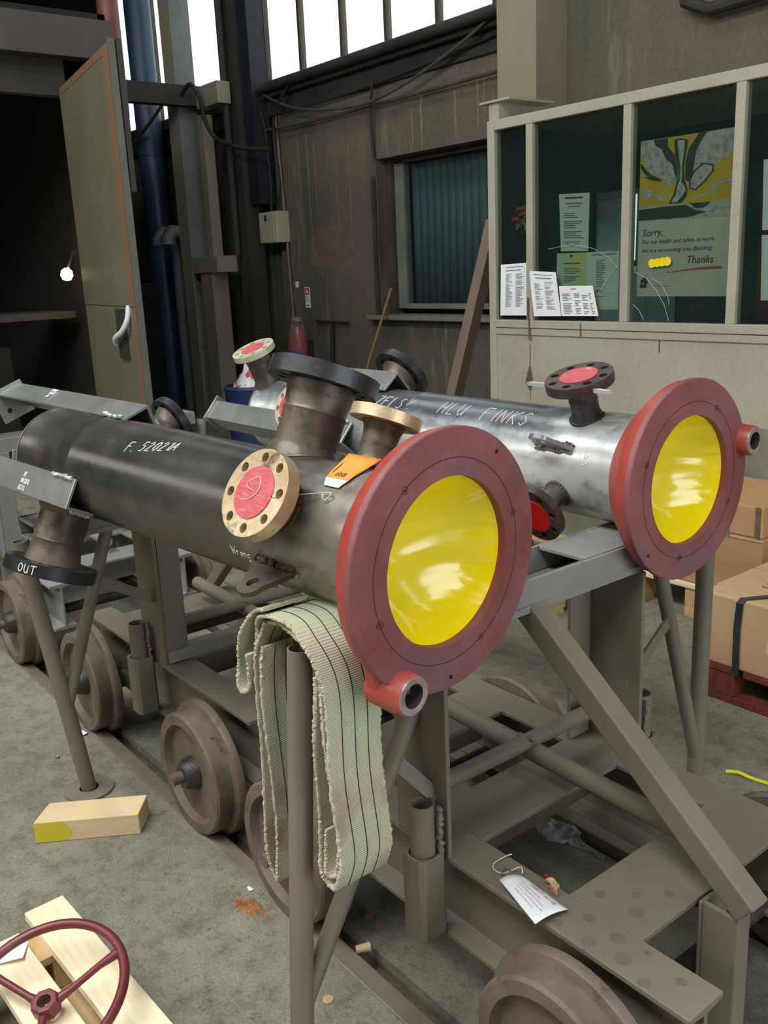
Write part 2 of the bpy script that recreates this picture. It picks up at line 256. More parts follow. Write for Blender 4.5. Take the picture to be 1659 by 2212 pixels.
# ---------------------------------------------------------------- mesh helpers
def wloc(o):
    v = Vector(o.location)
    while o.parent: o = o.parent; v += o.location
    return v
class MB:
    def __init__(s): s.v = []; s.f = []; s.sm = []
    def add(s, vs, fs, smooth=False):
        b = len(s.v); s.v += [Vector(v) for v in vs]
        for f in fs: s.f.append([b+i for i in f]); s.sm.append(smooth)
        return s
    def box(s, lo, hi, rot=None, piv=None):
        x0, y0, z0 = lo; x1, y1, z1 = hi
        vs = [Vector(p) for p in ((x0,y0,z0),(x1,y0,z0),(x1,y1,z0),(x0,y1,z0),(x0,y0,z1),(x1,y0,z1),(x1,y1,z1),(x0,y1,z1))]
        if rot is not None:
            pv = Vector(piv) if piv is not None else (Vector(lo)+Vector(hi))/2
            vs = [pv + rot @ (v-pv) for v in vs]
        return s.add(vs, [(0,3,2,1),(4,5,6,7),(0,1,5,4),(1,2,6,5),(2,3,7,6),(3,0,4,7)])
    def prism(s, pts, vec):
        n = len(pts); pts = [Vector(p) for p in pts]; vec = Vector(vec)
        s.add(pts + [p+vec for p in pts], [tuple(range(n-1, -1, -1)), tuple(range(n, 2*n))] + [(i, (i+1) % n, n+(i+1) % n, n+i) for i in range(n)])
        return s
    def cyl(s, p0, p1, r, seg=24, r1=None, caps=True):
        p0 = Vector(p0); p1 = Vector(p1); r1 = r if r1 is None else r1
        a, b, _ = basis(p1-p0)
        vs = []
        for p, rr in ((p0, r), (p1, r1)):
            for i in range(seg):
                t = 2*PI*i/seg; vs.append(p + rr*(math.cos(t)*a+math.sin(t)*b))
        s.add(vs, [(i, (i+1) % seg, seg+(i+1) % seg, seg+i) for i in range(seg)], True)
        if caps:
            s.add(vs[:seg], [tuple(range(seg-1, -1, -1))]); s.add(vs[seg:], [tuple(range(seg))])
        return s
    def pipe(s, p0, p1, ro, ri, seg=28):
        return s.lathe([(0, ri), (0, ro), ((Vector(p1)-Vector(p0)).length, ro), ((Vector(p1)-Vector(p0)).length, ri), (0, ri)], p0, Vector(p1)-Vector(p0), seg)
    def lathe(s, prof, org, axis, seg=48, smooth=True, a0=0, a1=None):
        org = Vector(org); a, b, n = basis(Vector(axis)); full = a1 is None; a1 = 2*PI if full else a1
        m = seg if full else seg+1; vs = []
        for (h, r) in prof:
            for i in range(m):
                t = a0+(a1-a0)*i/seg; vs.append(org + n*h + r*(math.cos(t)*a+math.sin(t)*b))
        fs = []
        for j in range(len(prof)-1):
            for i in range(seg):
                k = (i+1) % m
                fs.append((j*m+i, j*m+k, (j+1)*m+k, (j+1)*m+i))
        return s.add(vs, fs, smooth)
    def tube(s, pts, r, seg=8, closed=False, caps=True):
        pts = [Vector(p) for p in pts]; n = len(pts); vs = []; up = None
        for i, p in enumerate(pts):
            d = (pts[(i+1) % n] if (closed or i < n-1) else p) - (pts[i-1] if (closed or i > 0) else p)
            if d.length < 1e-9: d = Vector((0, 0, 1))
            d.normalize()
            if up is None: up, _, _ = basis(d)
            up = (up - d*up.dot(d)); up = up.normalized() if up.length > 1e-6 else basis(d)[0]
            w = d.cross(up); rr = r[i] if isinstance(r, (list, tuple)) else r
            for k in range(seg):
                t = 2*PI*k/seg; vs.append(p+rr*(math.cos(t)*up+math.sin(t)*w))
        fs = []
        for i in range(n if closed else n-1):
            j = (i+1) % n
            for k in range(seg):
                q = (k+1) % seg; fs.append((i*seg+k, i*seg+q, j*seg+q, j*seg+k))
        if caps and not closed: fs += [tuple(range(seg-1, -1, -1)), tuple(range((n-1)*seg, n*seg))]
        return s.add(vs, fs, True)
    def plate(s, outer, holes, org, ax, ay, th):
        """flat plate with holes; 2D outlines in (ax, ay), extruded by vector th"""
        org = Vector(org); ax = Vector(ax); ay = Vector(ay); th = Vector(th)
        loops = [[Vector((x, y, 0)) for x, y in l] for l in [outer]+holes]
        tris = tessellate_polygon(loops); flat = [p for l in loops for p in l]; n = len(flat)
        P = [org+ax*p.x+ay*p.y for p in flat]
        nn = ax.cross(ay)
        fs = []
        for t in tris:
            a, b, c = (flat[i] for i in t)
            cr = (b-a).cross(c-a).z
            t = tuple(t) if cr > 0 else tuple(reversed(t))
            if nn.dot(th) > 0: fs.append(tuple(reversed(t))); fs.append(tuple(n+i for i in t))
            else: fs.append(t); fs.append(tuple(n+i for i in reversed(t)))
        s.add(P+[p+th for p in P], fs)
        k = 0
        for li, l in enumerate(loops):
            m = len(l); area2 = sum(l[i].x*l[(i+1) % m].y-l[(i+1) % m].x*l[i].y for i in range(m))
            ccw = area2 > 0; outw = (ccw == (li == 0)) == (nn.dot(th) > 0)
            vs = [P[k+i] for i in range(m)]; vs += [p+th for p in vs]
            ff = [(i, (i+1) % m, m+(i+1) % m, m+i) if outw else (m+i, m+(i+1) % m, (i+1) % m, i) for i in range(m)]
            s.add(vs, ff, m > 10); k += m
        return s
    def grid(s, rows, smooth=True, closed=False):
        m = len(rows[0]); vs = [p for r in rows for p in r]; fs = []
        for j in range(len(rows)-1):
            for i in range(m if closed else m-1):
                k = (i+1) % m; fs.append((j*m+i, j*m+k, (j+1)*m+k, (j+1)*m+i))
        return s.add(vs, fs, smooth)
    def build(s, name, material, parent=None, bev=0, sharp=35, solid=0, weld=True, sub=0):
        me = bpy.data.meshes.new(name)
        off = wloc(parent) if parent else Vector((0, 0, 0))
        me.from_pydata([tuple(v-off) for v in s.v], [], s.f)
        if weld:
            bm = bmesh.new(); bm.from_mesh(me); bmesh.ops.remove_doubles(bm, verts=bm.verts, dist=1e-5)
            bmesh.ops.recalc_face_normals(bm, faces=bm.faces) if False else None
            bm.to_mesh(me); bm.free()
            if any(s.sm):
                for p in me.polygons: p.use_smooth = True
                me.set_sharp_from_angle(angle=rad(sharp))
        else:
            me.polygons.foreach_set('use_smooth', s.sm)
        me.materials.append(material); me.update()
        o = bpy.data.objects.new(name, me); C.objects.link(o)
        if parent: o.parent = parent
        if solid:
            md = o.modifiers.new('thickness', 'SOLIDIFY'); md.thickness = solid; md.offset = 0
        if bev:
            md = o.modifiers.new('edge', 'BEVEL'); md.width = bev; md.segments = 2; md.limit_method = 'ANGLE'; md.angle_limit = rad(40)
        if sub:
            md = o.modifiers.new('sub', 'SUBSURF'); md.levels = sub; md.render_levels = sub
        return o
def basis(n):
    n = Vector(n).normalized(); a = n.cross(Vector((0, 0, 1)) if abs(n.z) < 0.95 else Vector((1, 0, 0))).normalized()
    return a, n.cross(a), n
def circ(r, n=24, cx=0, cy=0): return [(cx+r*math.cos(2*PI*i/n), cy+r*math.sin(2*PI*i/n)) for i in range(n)]
def thing(name, label, cat, loc=(0, 0, 0), group=None):
    o = bpy.data.objects.new(name, None); C.objects.link(o); o.location = loc; o.empty_display_size = 0.1
    o['label'] = label; o['category'] = cat
    if group: o['group'] = group
    return o
def tag(o, label, cat, group=None):
    o['label'] = label; o['category'] = cat
    if group: o['group'] = group
    return o
def struct(o): o['kind'] = 'structure'; return o
def boxo(name, lo, hi, m, parent=None, bev=0, rot=None, piv=None): return MB().box(lo, hi, rot, piv).build(name, m, parent, bev)
def rotz(a): return Matrix.Rotation(a, 3, 'Z')
def dup(root, label=None, loc=None):
    r = root.copy(); C.objects.link(r)
    if loc: r.location = loc
    if label: r['label'] = label
    for ch in list(root.children):
        c = ch.copy(); C.objects.link(c); c.parent = r
        for g in list(ch.children):
            d = g.copy(); C.objects.link(d); d.parent = c
    return r
def bez(p0, p1, p2, p3, n=14):
    p0, p1, p2, p3 = map(Vector, (p0, p1, p2, p3)); out = []
    for i in range(n+1):
        t = i/n; u = 1-t; out.append(u*u*u*p0+3*u*u*t*p1+3*u*t*t*p2+t*t*t*p3)
    return out
def smooth_path(pts, n=6):
    pts = [Vector(p) for p in pts]; out = []
    for i in range(len(pts)-1):
        p0 = pts[max(i-1, 0)]; p1 = pts[i]; p2 = pts[i+1]; p3 = pts[min(i+2, len(pts)-1)]
        for k in range(n):
            t = k/n; out.append(0.5*((2*p1)+(-p0+p2)*t+(2*p0-5*p1+4*p2-p3)*t*t+(-p0+3*p1-3*p2+p3)*t*t*t))
    out.append(pts[-1]); return out
# stroke glyphs on a unit cell (width ~0.6, height 1)
GL = {'O': [[(.3,1),(.05,.75),(.05,.25),(.3,0),(.55,.25),(.55,.75),(.3,1)]], '0': [[(.3,1),(.08,.75),(.08,.25),(.3,0),(.52,.25),(.52,.75),(.3,1)]],
 'U': [[(.05,1),(.05,.25),(.25,0),(.5,.25),(.5,1),(.5,0)]], 'T': [[(0,.95),(.65,1)],[(.32,1),(.32,0)]], 'F': [[(.05,0),(.05,1),(.55,1)],[(.05,.55),(.45,.55)]],
 '5': [[(.5,1),(.1,1),(.08,.6),(.4,.6),(.5,.3),(.3,0),(.05,.08)]], '2': [[(.05,.8),(.3,1),(.5,.75),(.05,0),(.55,.02)]], '1': [[(.1,.8),(.3,1),(.3,0)]],
 'A': [[(0,0),(.3,1),(.6,0)],[(.12,.4),(.48,.4)]], '.': [[(.1,.05),(.2,.0)]], 'H': [[(.05,0),(.1,1)],[(.5,0),(.55,1)],[(.07,.5),(.52,.5)]], 'L': [[(.1,1),(.05,0),(.5,0)]],
 'I': [[(.25,1),(.2,0)]], 'N': [[(.05,0),(.05,1),(.5,0),(.55,1)]], 'K': [[(.05,0),(.1,1)],[(.55,1),(.1,.5),(.55,0)]], 'S': [[(.5,.85),(.3,1),(.08,.75),(.48,.3),(.3,0),(.05,.15)]],
 'W': [[(0,1),(.15,0),(.33,.7),(.5,0),(.7,1)]], 'r': [[(.1,.55),(.1,0)],[(.1,.4),(.35,.55)]], 'o': [[(.25,.55),(.06,.3),(.25,0),(.45,.3),(.25,.55)]],
 'n': [[(.08,.55),(.08,0)],[(.08,.4),(.3,.55),(.42,.35),(.42,0)]], 'g': [[(.42,.55),(.1,.45),(.1,.1),(.42,.15),(.42,.55),(.42,-.35),(.1,-.35)]], '%': [[(0,0),(.55,1)],[(.1,.9),(.2,.9)],[(.4,.1),(.5,.1)]],
 '7': [[(.05,1),(.55,1),(.2,0)]], 'E': [[(.5,1),(.05,1),(.05,0),(.5,0)],[(.05,.5),(.4,.5)]], 'P': [[(.05,0),(.05,1),(.45,.95),(.45,.55),(.05,.5)]], 'R': [[(.05,0),(.05,1),(.45,.95),(.45,.55),(.05,.5),(.5,0)]],
 'B': [[(.05,0),(.05,1),(.42,.85),(.08,.53),(.48,.25),(.05,0)]], '3': [[(.05,.9),(.4,1),(.45,.7),(.2,.53),(.5,.3),(.3,0),(.05,.1)]], ' ': [], 'u': [[(.08,.55),(.1,.1),(.35,.1),(.42,.55),(.42,0)]], 's': [[(.4,.5),(.1,.45),(.38,.15),(.08,.02)]]}
def strokes(text, h, slant=0.12):
    x = 0; out = []
    for ch in text:
        for st in GL.get(ch, []): out.append([((x+px_+slant*py_)*h, py_*h) for px_, py_ in st])
        x += 0.5 if ch in 'I.1 ' else (0.62 if ch.islower() else 0.8)
    return out
def refine(st, step):
    out = []
    for i in range(len(st)-1):
        (x0, y0), (x1, y1) = st[i], st[i+1]; n = max(1, int(math.hypot(x1-x0, y1-y0)/step))
        for k in range(n): out.append((x0+(x1-x0)*k/n, y0+(y1-y0)*k/n))
    out.append(st[-1]); return out
def text_obj(name, body, org, right, upv, size, m, parent, shear=0.0, align='LEFT', lift=0.0008, space=1.0, font_off=0.0):
    cu = bpy.data.curves.new(name, 'FONT'); cu.body = body; cu.size = size; cu.shear = shear; cu.align_x = align; cu.space_character = space; cu.offset = font_off
    cu.resolution_u = 2
    ob = bpy.data.objects.new(name+'_tmp', cu); C.objects.link(ob)
    dg = bpy.context.evaluated_depsgraph_get(); me = bpy.data.meshes.new_from_object(ob.evaluated_get(dg))
    bpy.data.objects.remove(ob)
    r = Vector(right).normalized(); u = Vector(upv).normalized(); n = r.cross(u); off = wloc(parent) if parent else Vector()
    for v in me.vertices:
        v.co = Vector(org)+r*v.co.x+u*v.co.y+n*lift-off
    me.materials.clear(); me.materials.append(m); me.name = name
    o = bpy.data.objects.new(name, me); C.objects.link(o)
    if parent: o.parent = parent
    return o
# ================================================================ THE SETTING
WY = 5.5
def floor_slab(y0, y1, m):
    return struct(boxo('floor', (-17, y0, -0.16), (5.0, y1, 0.0), m))
floor_slab(-6.0, 1.02, FLOOR); floor_slab(1.115, 1.82, FLOOR2); floor_slab(1.925, 6.2, FLOOR)
struct(boxo('floor', (-17, -6, -0.30), (5.0, 6.2, -0.16), FLOOR2))
for y0, y1 in ((1.072, 1.115), (1.82, 1.868)):
    struct(boxo('floor', (-17, y0, -0.16), (5.0, y1, -0.045), GDIRT))
for y0, y1, lb in ((1.02, 1.072, 'long worn steel rail let into the floor under the near wheels'), (1.868, 1.925, 'long worn steel rail let into the floor under the far wheels')):
    tag(boxo('floor_rail', (-16.5, y0, -0.16), (4.0, y1, 0.004), RAILM, bev=0.004), lb, 'rail')

# long wall with the recessed window
wall = MB().plate([(-8.62, 0), (3.5, 0), (3.5, 3.14), (-8.62, 3.14)], [[(-6.94, 1.14), (-5.30, 1.14), (-5.30, 2.545), (-6.94, 2.545)]],
                  (0, WY, 0), (1, 0, 0), (0, 0, 1), (0, 0.34, 0)).build('wall_back', WALLM)
struct(wall)
struct(boxo('wall_back', (3.4, WY, 3.14), (3.5, WY+0.34, 6.6), WALLM))
struct(boxo('wall_back', (-5.0, WY, 3.14), (3.5, WY+0.34, 6.6), WALLM))
struct(boxo('wall_back', (-16.8, WY+0.1, 3.42), (-12.75, WY+0.34, 6.6), BLACKW))
lw = boxo('wall_left', (-17.0, -6.0, 0), (-16.8, 6.0, 6.6), BLACKW); struct(lw)
fw = MB().plate([(-17, 0), (5, 0), (5, 6.6), (-17, 6.6)], [[(-9.1, 4.1), (1.1, 4.1), (1.1, 5.75), (-9.1, 5.75)]], (0, -6.2, 0), (1, 0, 0), (0, 0, 1), (0, 0.2, 0)).build('wall_front', DARKW); struct(fw)
wr = MB().plate([(-6.2, 0), (6.0, 0), (6.0, 6.6), (-6.2, 6.6)], [[(-0.5, 0.02), (4.1, 0.02), (4.1, 4.2), (-0.5, 4.2)]], (5.0, 0, 0), (0, 1, 0), (0, 0, 1), (0.2, 0, 0)).build('wall_right', DARKW); struct(wr)
# roof with the skylight strip's opening and one cut for the added fill
roof = MB().plate([(-17, -6.2), (5.2, -6.2), (5.2, 6.0), (-17, 6.0)], [[(-5.4, -2.6), (2.2, -2.6), (2.2, -0.6), (-5.4, -0.6)], [(-7.3, 1.8), (-3.1, 1.8), (-3.1, 3.4), (-7.3, 3.4)]], (0, 0, 6.6), (1, 0, 0), (0, 1, 0), (0, 0, 0.2)).build('ceiling', DARKW)
struct(roof)
# pale stains running down the plaster
STAIN = mat('pale_lime_stain', (136, 128, 112), (120, 112, 98), rough=0.9, bump=0.1)
PINK = mat('faded_pink_paint', (116, 96, 86), (100, 91, 77), rough=0.9, scale=9, bump=0.1, lo=0.4, hi=0.6)
for x, z0, z1, w in ((-5.62, 2.62, 3.02, .022), (-5.55, 2.66, 3.05, .014), (-5.88, 2.60, 2.95, .030), (-6.3, 2.56, 2.98, .028), (-6.42, 2.6, 2.9, .018), (-7.35, 1.75, 2.72, .014), (-7.55, 1.9, 2.6, .012), (-8.02, 1.8, 2.9, .020), (-5.45, 2.6, 2.9, .012), (-7.9, 2.1, 2.8, .014), (-8.18, 2.2, 2.95, .018)):
    mb = MB(); n = 9
    L_ = [(x-w*(0.5+0.3*math.sin(i*2.1+x*7))*(1-0.5*(n-i)/n), WY-0.0015, z0+(z1-z0)*i/n) for i in range(n+1)]
    R_ = [(x+w*(0.5+0.3*math.sin(i*1.7+x*5))*(1-0.5*(n-i)/n), WY-0.0015, z0+(z1-z0)*i/n) for i in range(n+1)]
    mb.grid([[Vector(a), Vector(b)] for a, b in zip(L_, R_)]); mb.build('stain', STAIN, wall)
mb = MB(); pts = [(-8.1+0.75*a+0.10*math.sin(a*9), 1.62+0.42*b) for a, b in ((0, .1), (.3, 0), (.7, .12), (1, .2), (1.1, .6), (.95, .95), (.8, 1.3), (.6, .95), (.3, 1), (.05, .75))]
mb.add([(x, WY-0.001, z) for x, z in pts], [tuple(range(len(pts)))]); mb.build('paint_patch', PINK, wall)

# ledge, pipe and cables along the top of the plaster
LEDGE = mat('sooty_ledge', (40, 40, 38), (58, 57, 54), rough=0.7, scale=6, stretch=(0.4, 1, 1), spots=(92, 92, 90), spot_amt=0.33, bump=0.3)
t = MB().box((-16.8, WY-0.10, 3.30), (-5.0, WY+0.34, 3.42)).box((-16.8, WY-0.03, 3.14), (-5.0, WY+0.30, 3.30)); struct(t.build('trim_1', LEDGE, bev=0.012))
tag(MB().tube([(-8.60, WY-0.147, 3.385), (-7.4, WY-0.148, 3.38), (-6.2, WY-0.147, 3.383), (-5.12, WY-0.147, 3.385)], 0.045, 12).build('ledge_pipe', LEDGE), 'fat sooty pipe lying along the ledge under the high windows', 'pipe')
# high windows: frame posts and panes
FRAMEB = mat('brown_window_frame', (64, 54, 48), (80, 68, 60), rough=0.7, scale=6, bump=0.15)
PANE = glassy('overcast_window_pane', (240, 242, 242), 0.06, 0.2)
xs = [-12.75, -11.92, -11.36, -10.55, -9.75, -8.86, -8.19, -7.506, -6.855, -6.187, -5.529, -5.0]
win = None
for i in range(len(xs)-1):
    w = boxo('window_%d' % (i+2), (xs[i]-0.02, WY+0.10, 3.42), (xs[i]+0.02 if i not in (5,) else xs[i]+0.05, WY+0.16, 6.6), FRAMEB); struct(w)
    boxo('pane', (xs[i]+0.03, WY+0.125, 3.425), (xs[i+1]-0.03, WY+0.13, 6.58), PANE, w)
    boxo('sash', (xs[i]+0.02, WY+0.11, 3.42), (xs[i+1]-0.02, WY+0.15, 3.455), FRAMEB, w)

# recessed wall window with blue blinds
BLIND = mat('blue_grey_blind', (82, 98, 104), (94, 110, 116), rough=0.6, scale=3, bump=0.05)
SILLM = mat('grey_green_sill_paint', (112, 118, 106), (126, 132, 118), rough=0.6, scale=5, bump=0.06)
w1 = boxo('window_1', (-6.86, WY+0.14, 1.225), (-6.74, WY+0.22, 2.52), SILLM, bev=0.006); struct(w1)
boxo('bottom_frame', (-6.74, WY+0.14, 1.225), (-5.30, WY+0.20, 1.27), SILLM, w1); boxo('top_frame', (-6.94, WY+0.14, 2.50), (-5.30, WY+0.22, 2.545), FRAMEB, w1)
boxo('side_frame', (-6.94, WY+0.10, 1.17), (-6.86, WY+0.22, 2.545), FRAMEB, w1)
boxo('pane', (-6.74, WY+0.17, 1.27), (-5.30, WY+0.176, 2.50), glassy('window_pane_glass', (60, 74, 76), 0.14, 0.06), w1)
boxo('back_board', (-6.94, WY+0.325, 1.14), (-5.30, WY+0.335, 2.545), BLACKW, w1)
for i in range(15):
    x = -6.72+i*0.095
    mb = MB().grid([[Vector((x+0.098*k/6, WY+0.235-0.022*math.sin(PI*k/6), z)) for k in range(7)] for z in (1.265, 2.49)])
    mb.build('blind_slat', BLIND, w1, solid=0.002)
boxo('window_sill', (-7.06, WY-0.10, 1.135), (-5.2, WY+0.34, 1.175), SILLM, w1, bev=0.006)
for x in (-6.94,):
    boxo('cable_conduit', (x-0.05, WY-0.035, 1.18), (x-0.005, WY-0.002, 2.40), FRAMEB, w1)

# painted steel column standing against the wall behind the cabin
c = thing('steel_column', 'cream painted steel column rising behind the glazed cabin', 'column', (-4.9, 5.2, 0))
MB().box((-5.09, 5.18, 0), (-4.72, 5.20, 6.6)).box((-5.09, 5.48, 0), (-4.72, 5.50, 6.6)).build('flange', COLUMN, c)
boxo('web', (-4.915, 5.20, 0), (-4.895, 5.48, 6.6), COLUMN, c)
boxo('side_plate', (-4.735, 5.20, 2.2), (-4.72, 5.48, 6.6), COLUMN, c)
bk = thing('roof_channel', 'short inverted steel channel standing on the cabin roof corner', 'channel', (-4.1, 4.3, 2.386))
MB().box((-4.22, 4.14, 2.50), (-3.98, 4.52, 2.512)).box((-4.16, 4.16, 2.386), (-4.08, 4.50, 2.50)).build('channel', CABIN, bk)
# dark conduit box high on the right-hand wall
c = thing('wall_trunking', 'dark cable trunking fixed high on the wall at the top right', 'trunking', (-2.2, 5.46, 3.3))
MB().tube([(-3.75, 5.45, 3.22), (-3.72, 5.43, 3.10), (-3.55, 5.43, 3.02), (-0.6, 5.43, 3.08)], 0.04, 10).build('pipe_run', DARKW, c)
boxo('junction_box', (-2.22, 5.36, 3.22), (-1.92, 5.50, 3.40), WALLM, c, bev=0.01)
# ================================================================ TROLLEYS
def wheel(root, x, side, y_in):
    """side -1: near rail (outer face towards -Y), +1: far rail"""
    s = -side
    ax = (0, s, 0)           # axis points inwards
    R = 0.185
    w = MB().lathe([(0, 0.150), (0, 0.178), (0.006, R), (0.052, R), (0.058, 0.203), (0.066, 0.207), (0.080, 0.207), (0.085, 0.200), (0.085, 0.0)], (x, y_in, R), ax, 56)
    w.lathe([(0, 0.150), (0.022, 0.142), (0.022, 0.0)], (x, y_in, R), ax, 56)
    wo = w.build('wheel', WHEEL, root)
    MB().lathe([(-0.018, 0.0), (-0.018, 0.034), (-0.012, 0.040), (0.0, 0.046), (0.03, 0.052)], (x, y_in, R), ax, 32).build('hub', GREASE, wo)
    MB().cyl((x, y_in-0.05*s, R), (x, y_in, R), 0.018, 20).build('axle_end', WHEEL, wo)
    return wo
def ibeam(y0, y1, x0, x1, z0, z1, f=0.012, w=0.010):
    ym = (y0+y1)/2
    pr = [(y0, z0), (y1, z0), (y1, z0+f), (ym+w/2, z0+f+0.006), (ym+w/2, z1-f-0.006), (y1, z1-f), (y1, z1), (y0, z1), (y0, z1-f), (ym-w/2, z1-f-0.006), (ym-w/2, z0+f+0.006), (y0, z0+f)]
    return MB().prism([(x0, y, z) for y, z in pr], (x1-x0, 0, 0))
def strut_tube(p0, p1, r, root, m, name='brace_tube', hollow=False):
    mb = MB()
    if hollow: mb.pipe(p0, p1, r, r-0.004, 28)
    else: mb.cyl(p0, p1, r, 24)
    return mb.build(name, m, root)
def wobbly_weld(p0, p1, r, root, n=9, name='weld_bead', m=None):
    p0 = Vector(p0); p1 = Vector(p1); pts = []; rr = []
    for i in range(n*2+1):
        t = i/(n*2); pts.append(p0.lerp(p1, t)+Vector((random.uniform(-1, 1), random.uniform(-1, 1), random.uniform(-1, 1)))*r*0.45); rr.append(r*(0.75+0.45*(i % 2))*random.uniform(0.8, 1.2))
    return MB().tube(pts, rr, 7).build(name, m or TROL, root)
def trolley(xc, label, x0, x1, px0, px1, leg_at, stand, far, cbz=(0.862, 0.936), cby=(0.892, 2.175), m=TROL, wheels=(-0.43, 0.46), detail=True):
    root = thing('rail_trolley', label, 'trolley', (xc, 1.468, 0), 'steel bogie trolleys standing on the floor rails')
    zt = 0.38
    for y0, y1 in ((1.135, 1.235), (1.700, 1.800)):
        ibeam(y0, y1, x0, x1, 0.178, zt).build('side_beam', m, root, bev=0.002)
    for dx in wheels:
        wheel(root, xc+dx, -1, 1.016); wheel(root, xc+dx, 1, 1.928)
        MB().cyl((xc+dx, 1.10, 0.185), (xc+dx, 1.845, 0.185), 0.022, 18).build('axle', GREASE, root)
        for y in (1.185, 1.75):
            boxo('bearing_block', (xc+dx-0.05, y-0.035, 0.135), (xc+dx+0.05, y+0.035, 0.19), GREASE, root, bev=0.006)
    # cross members: folded channel plates let in flush between the beams
    for a, b in ((px0, px1), (xc+0.32, xc+0.494), (xc-0.494, xc-0.32)):
        MB().box((a, 1.2352, zt-0.012), (b, 1.6998, zt)).box(((a+b)/2-0.005, 1.2352, zt-0.12), ((a+b)/2+0.005, 1.6998, zt-0.012)).build('cross_member', m, root, bev=0.002)
    # posts: steel angles, wide leg outwards
    lx = px0 if leg_at < 0 else px1-0.012
    zb = cbz[0]
    MB().box((px0, 1.135, zt-0.006), (px1, 1.147, zb)).box((lx, 1.147, zt), (lx+0.012, 1.225, zb)).build('post', m, root, bev=0.003)
    MB().box((px0, 1.788, zt-0.006), (px1, 1.80, zb)).box((lx, 1.71, zt), (lx+0.012, 1.788, zb)).build('post', m, root, bev=0.003)
    # top cross beam: open trough of plates
    cb0, cb1 = px0-0.008, px1-0.012
    cb = MB().box((cb0, cby[0], zb), (cb1, cby[1], zb+0.010))
    cb.box((cb1-0.010, cby[0], zb+0.010), (cb1, cby[1], cbz[1])).box((cb0, cby[0], zb+0.010), (cb0+0.010, cby[1], cbz[1]))
    cb.box((cb0+0.010, 1.60, cbz[1]-0.010), (cb1-0.010, cby[1], cbz[1])).box((cb0+0.010, cby[0], cbz[1]-0.010), (cb1-0.010, 1.16, cbz[1]))
    cbo = cb.build('top_cross_beam', TROL2 if detail else m, root, bev=0.002)
    boxo('bottom_lip', (cb1, cby[0]+0.05, zb), (cb1+0.004, cby[1]-0.05, zb+0.016), TROL2 if detail else m, cbo)
    # props under the ends of the cross beam, with round feet and inclined braces
    for (top, foot, brk) in (stand, far):
        X = (px0+px1)/2-0.01
        sg = -1 if top[0] < 1.468 else 1
        d = Vector((0, top[0]-foot[0], top[1])).normalized()
        pr = strut_tube((X, foot[0], 0.008), Vector((X, top[0], top[1])), 0.0245, root, m, 'prop_tube', True)
        MB().lathe([(0, 0), (0, 0.078), (0.008, 0.078), (0.010, 0.03)], (X, foot[0], 0), (0, 0, 1), 36).build('round_foot', m, pr)
        bz = brk[2]; j = Vector((X, foot[0]+(top[0]-foot[0])*bz/top[1], bz))
        bt = strut_tube(j, (X, brk[0], brk[1]), 0.0195, root, m)
        wobbly_weld(j+Vector((0.0, -0.012*sg, 0.035)), j+Vector((0, -0.02*sg, 0.08)), 0.007, pr, 5)
        yp = 1.135 if sg < 0 else 1.80
        q = Vector((X, brk[0], brk[1])).lerp(j, 0.30)
        e = Vector((X+0.05, yp, q.z-0.085))
        v = (e-q); n = Vector((0, -v.z, v.y)).normalized()*0.016
        MB().prism([q+n, e+n, e-n, q-n], (0.008, 0, 0)).build('flat_tie', m, root)
        wobbly_weld(e+n*1.1+Vector((0, 0.012*sg*-1, 0)), e-n+Vector((0.006, 0, 0)), 0.006, root, 4)
    # socket on the side of each beam with a stub of tube in it
    for yo, sg in ((1.094, -1), (1.841, 1)):
        sx = px0+0.135 if leg_at < 0 else px0+0.055
        sq = 0.036
        MB().plate([(-sq, -sq+0.01), (-sq+0.01, -sq), (sq-0.01, -sq), (sq, -sq+0.01), (sq, sq-0.01), (sq-0.01, sq), (-sq+0.01, sq), (-sq, sq-0.01)], [circ(0.031, 24)], (sx, yo, 0.205), (1, 0, 0), (0, 1, 0), (0, 0, 0.195)).build('square_socket', m, root, bev=0.002)
        MB().pipe((sx, yo, 0.23), (sx, yo, 0.515), 0.0275, 0.0235).build('socket_tube', m, root)
        wobbly_weld((sx+0.032, yo-0.022*sg, 0.40), (sx+0.034, yo-0.02*sg, 0.51), 0.006, root, 7)
    # round tubes crossing inside the frame
    strut_tube(((px0+px1)/2-0.03, 1.147, 0.474), ((px0+px1)/2-0.03, 1.79, 0.470), 0.020, root, m, 'cross_tube')
    strut_tube((xc-0.42, 1.515, 0.452), (xc+0.40, 1.505, 0.440), 0.024, root, m, 'long_tube')
    wobbly_weld(((px0+px1)/2-0.05, 1.49, 0.486), ((px0+px1)/2+0.0, 1.50, 0.484), 0.006, root, 4)
    return root
A = trolley(-1.36, 'grey steel trolley nearest the camera, carrying the red flanged ends', -2.02, -0.70, -1.455, -1.285, -1,
            ((0.860, 0.915), (0.795,), (1.185, 0.80, 0.13)), ((2.203, 0.890), (2.20,), (1.97, 0.858, 0.16)))
boxo('packing_plate', (-1.44, 0.985, 0.936), (-1.32, 1.085, 0.9515), TROL, A)
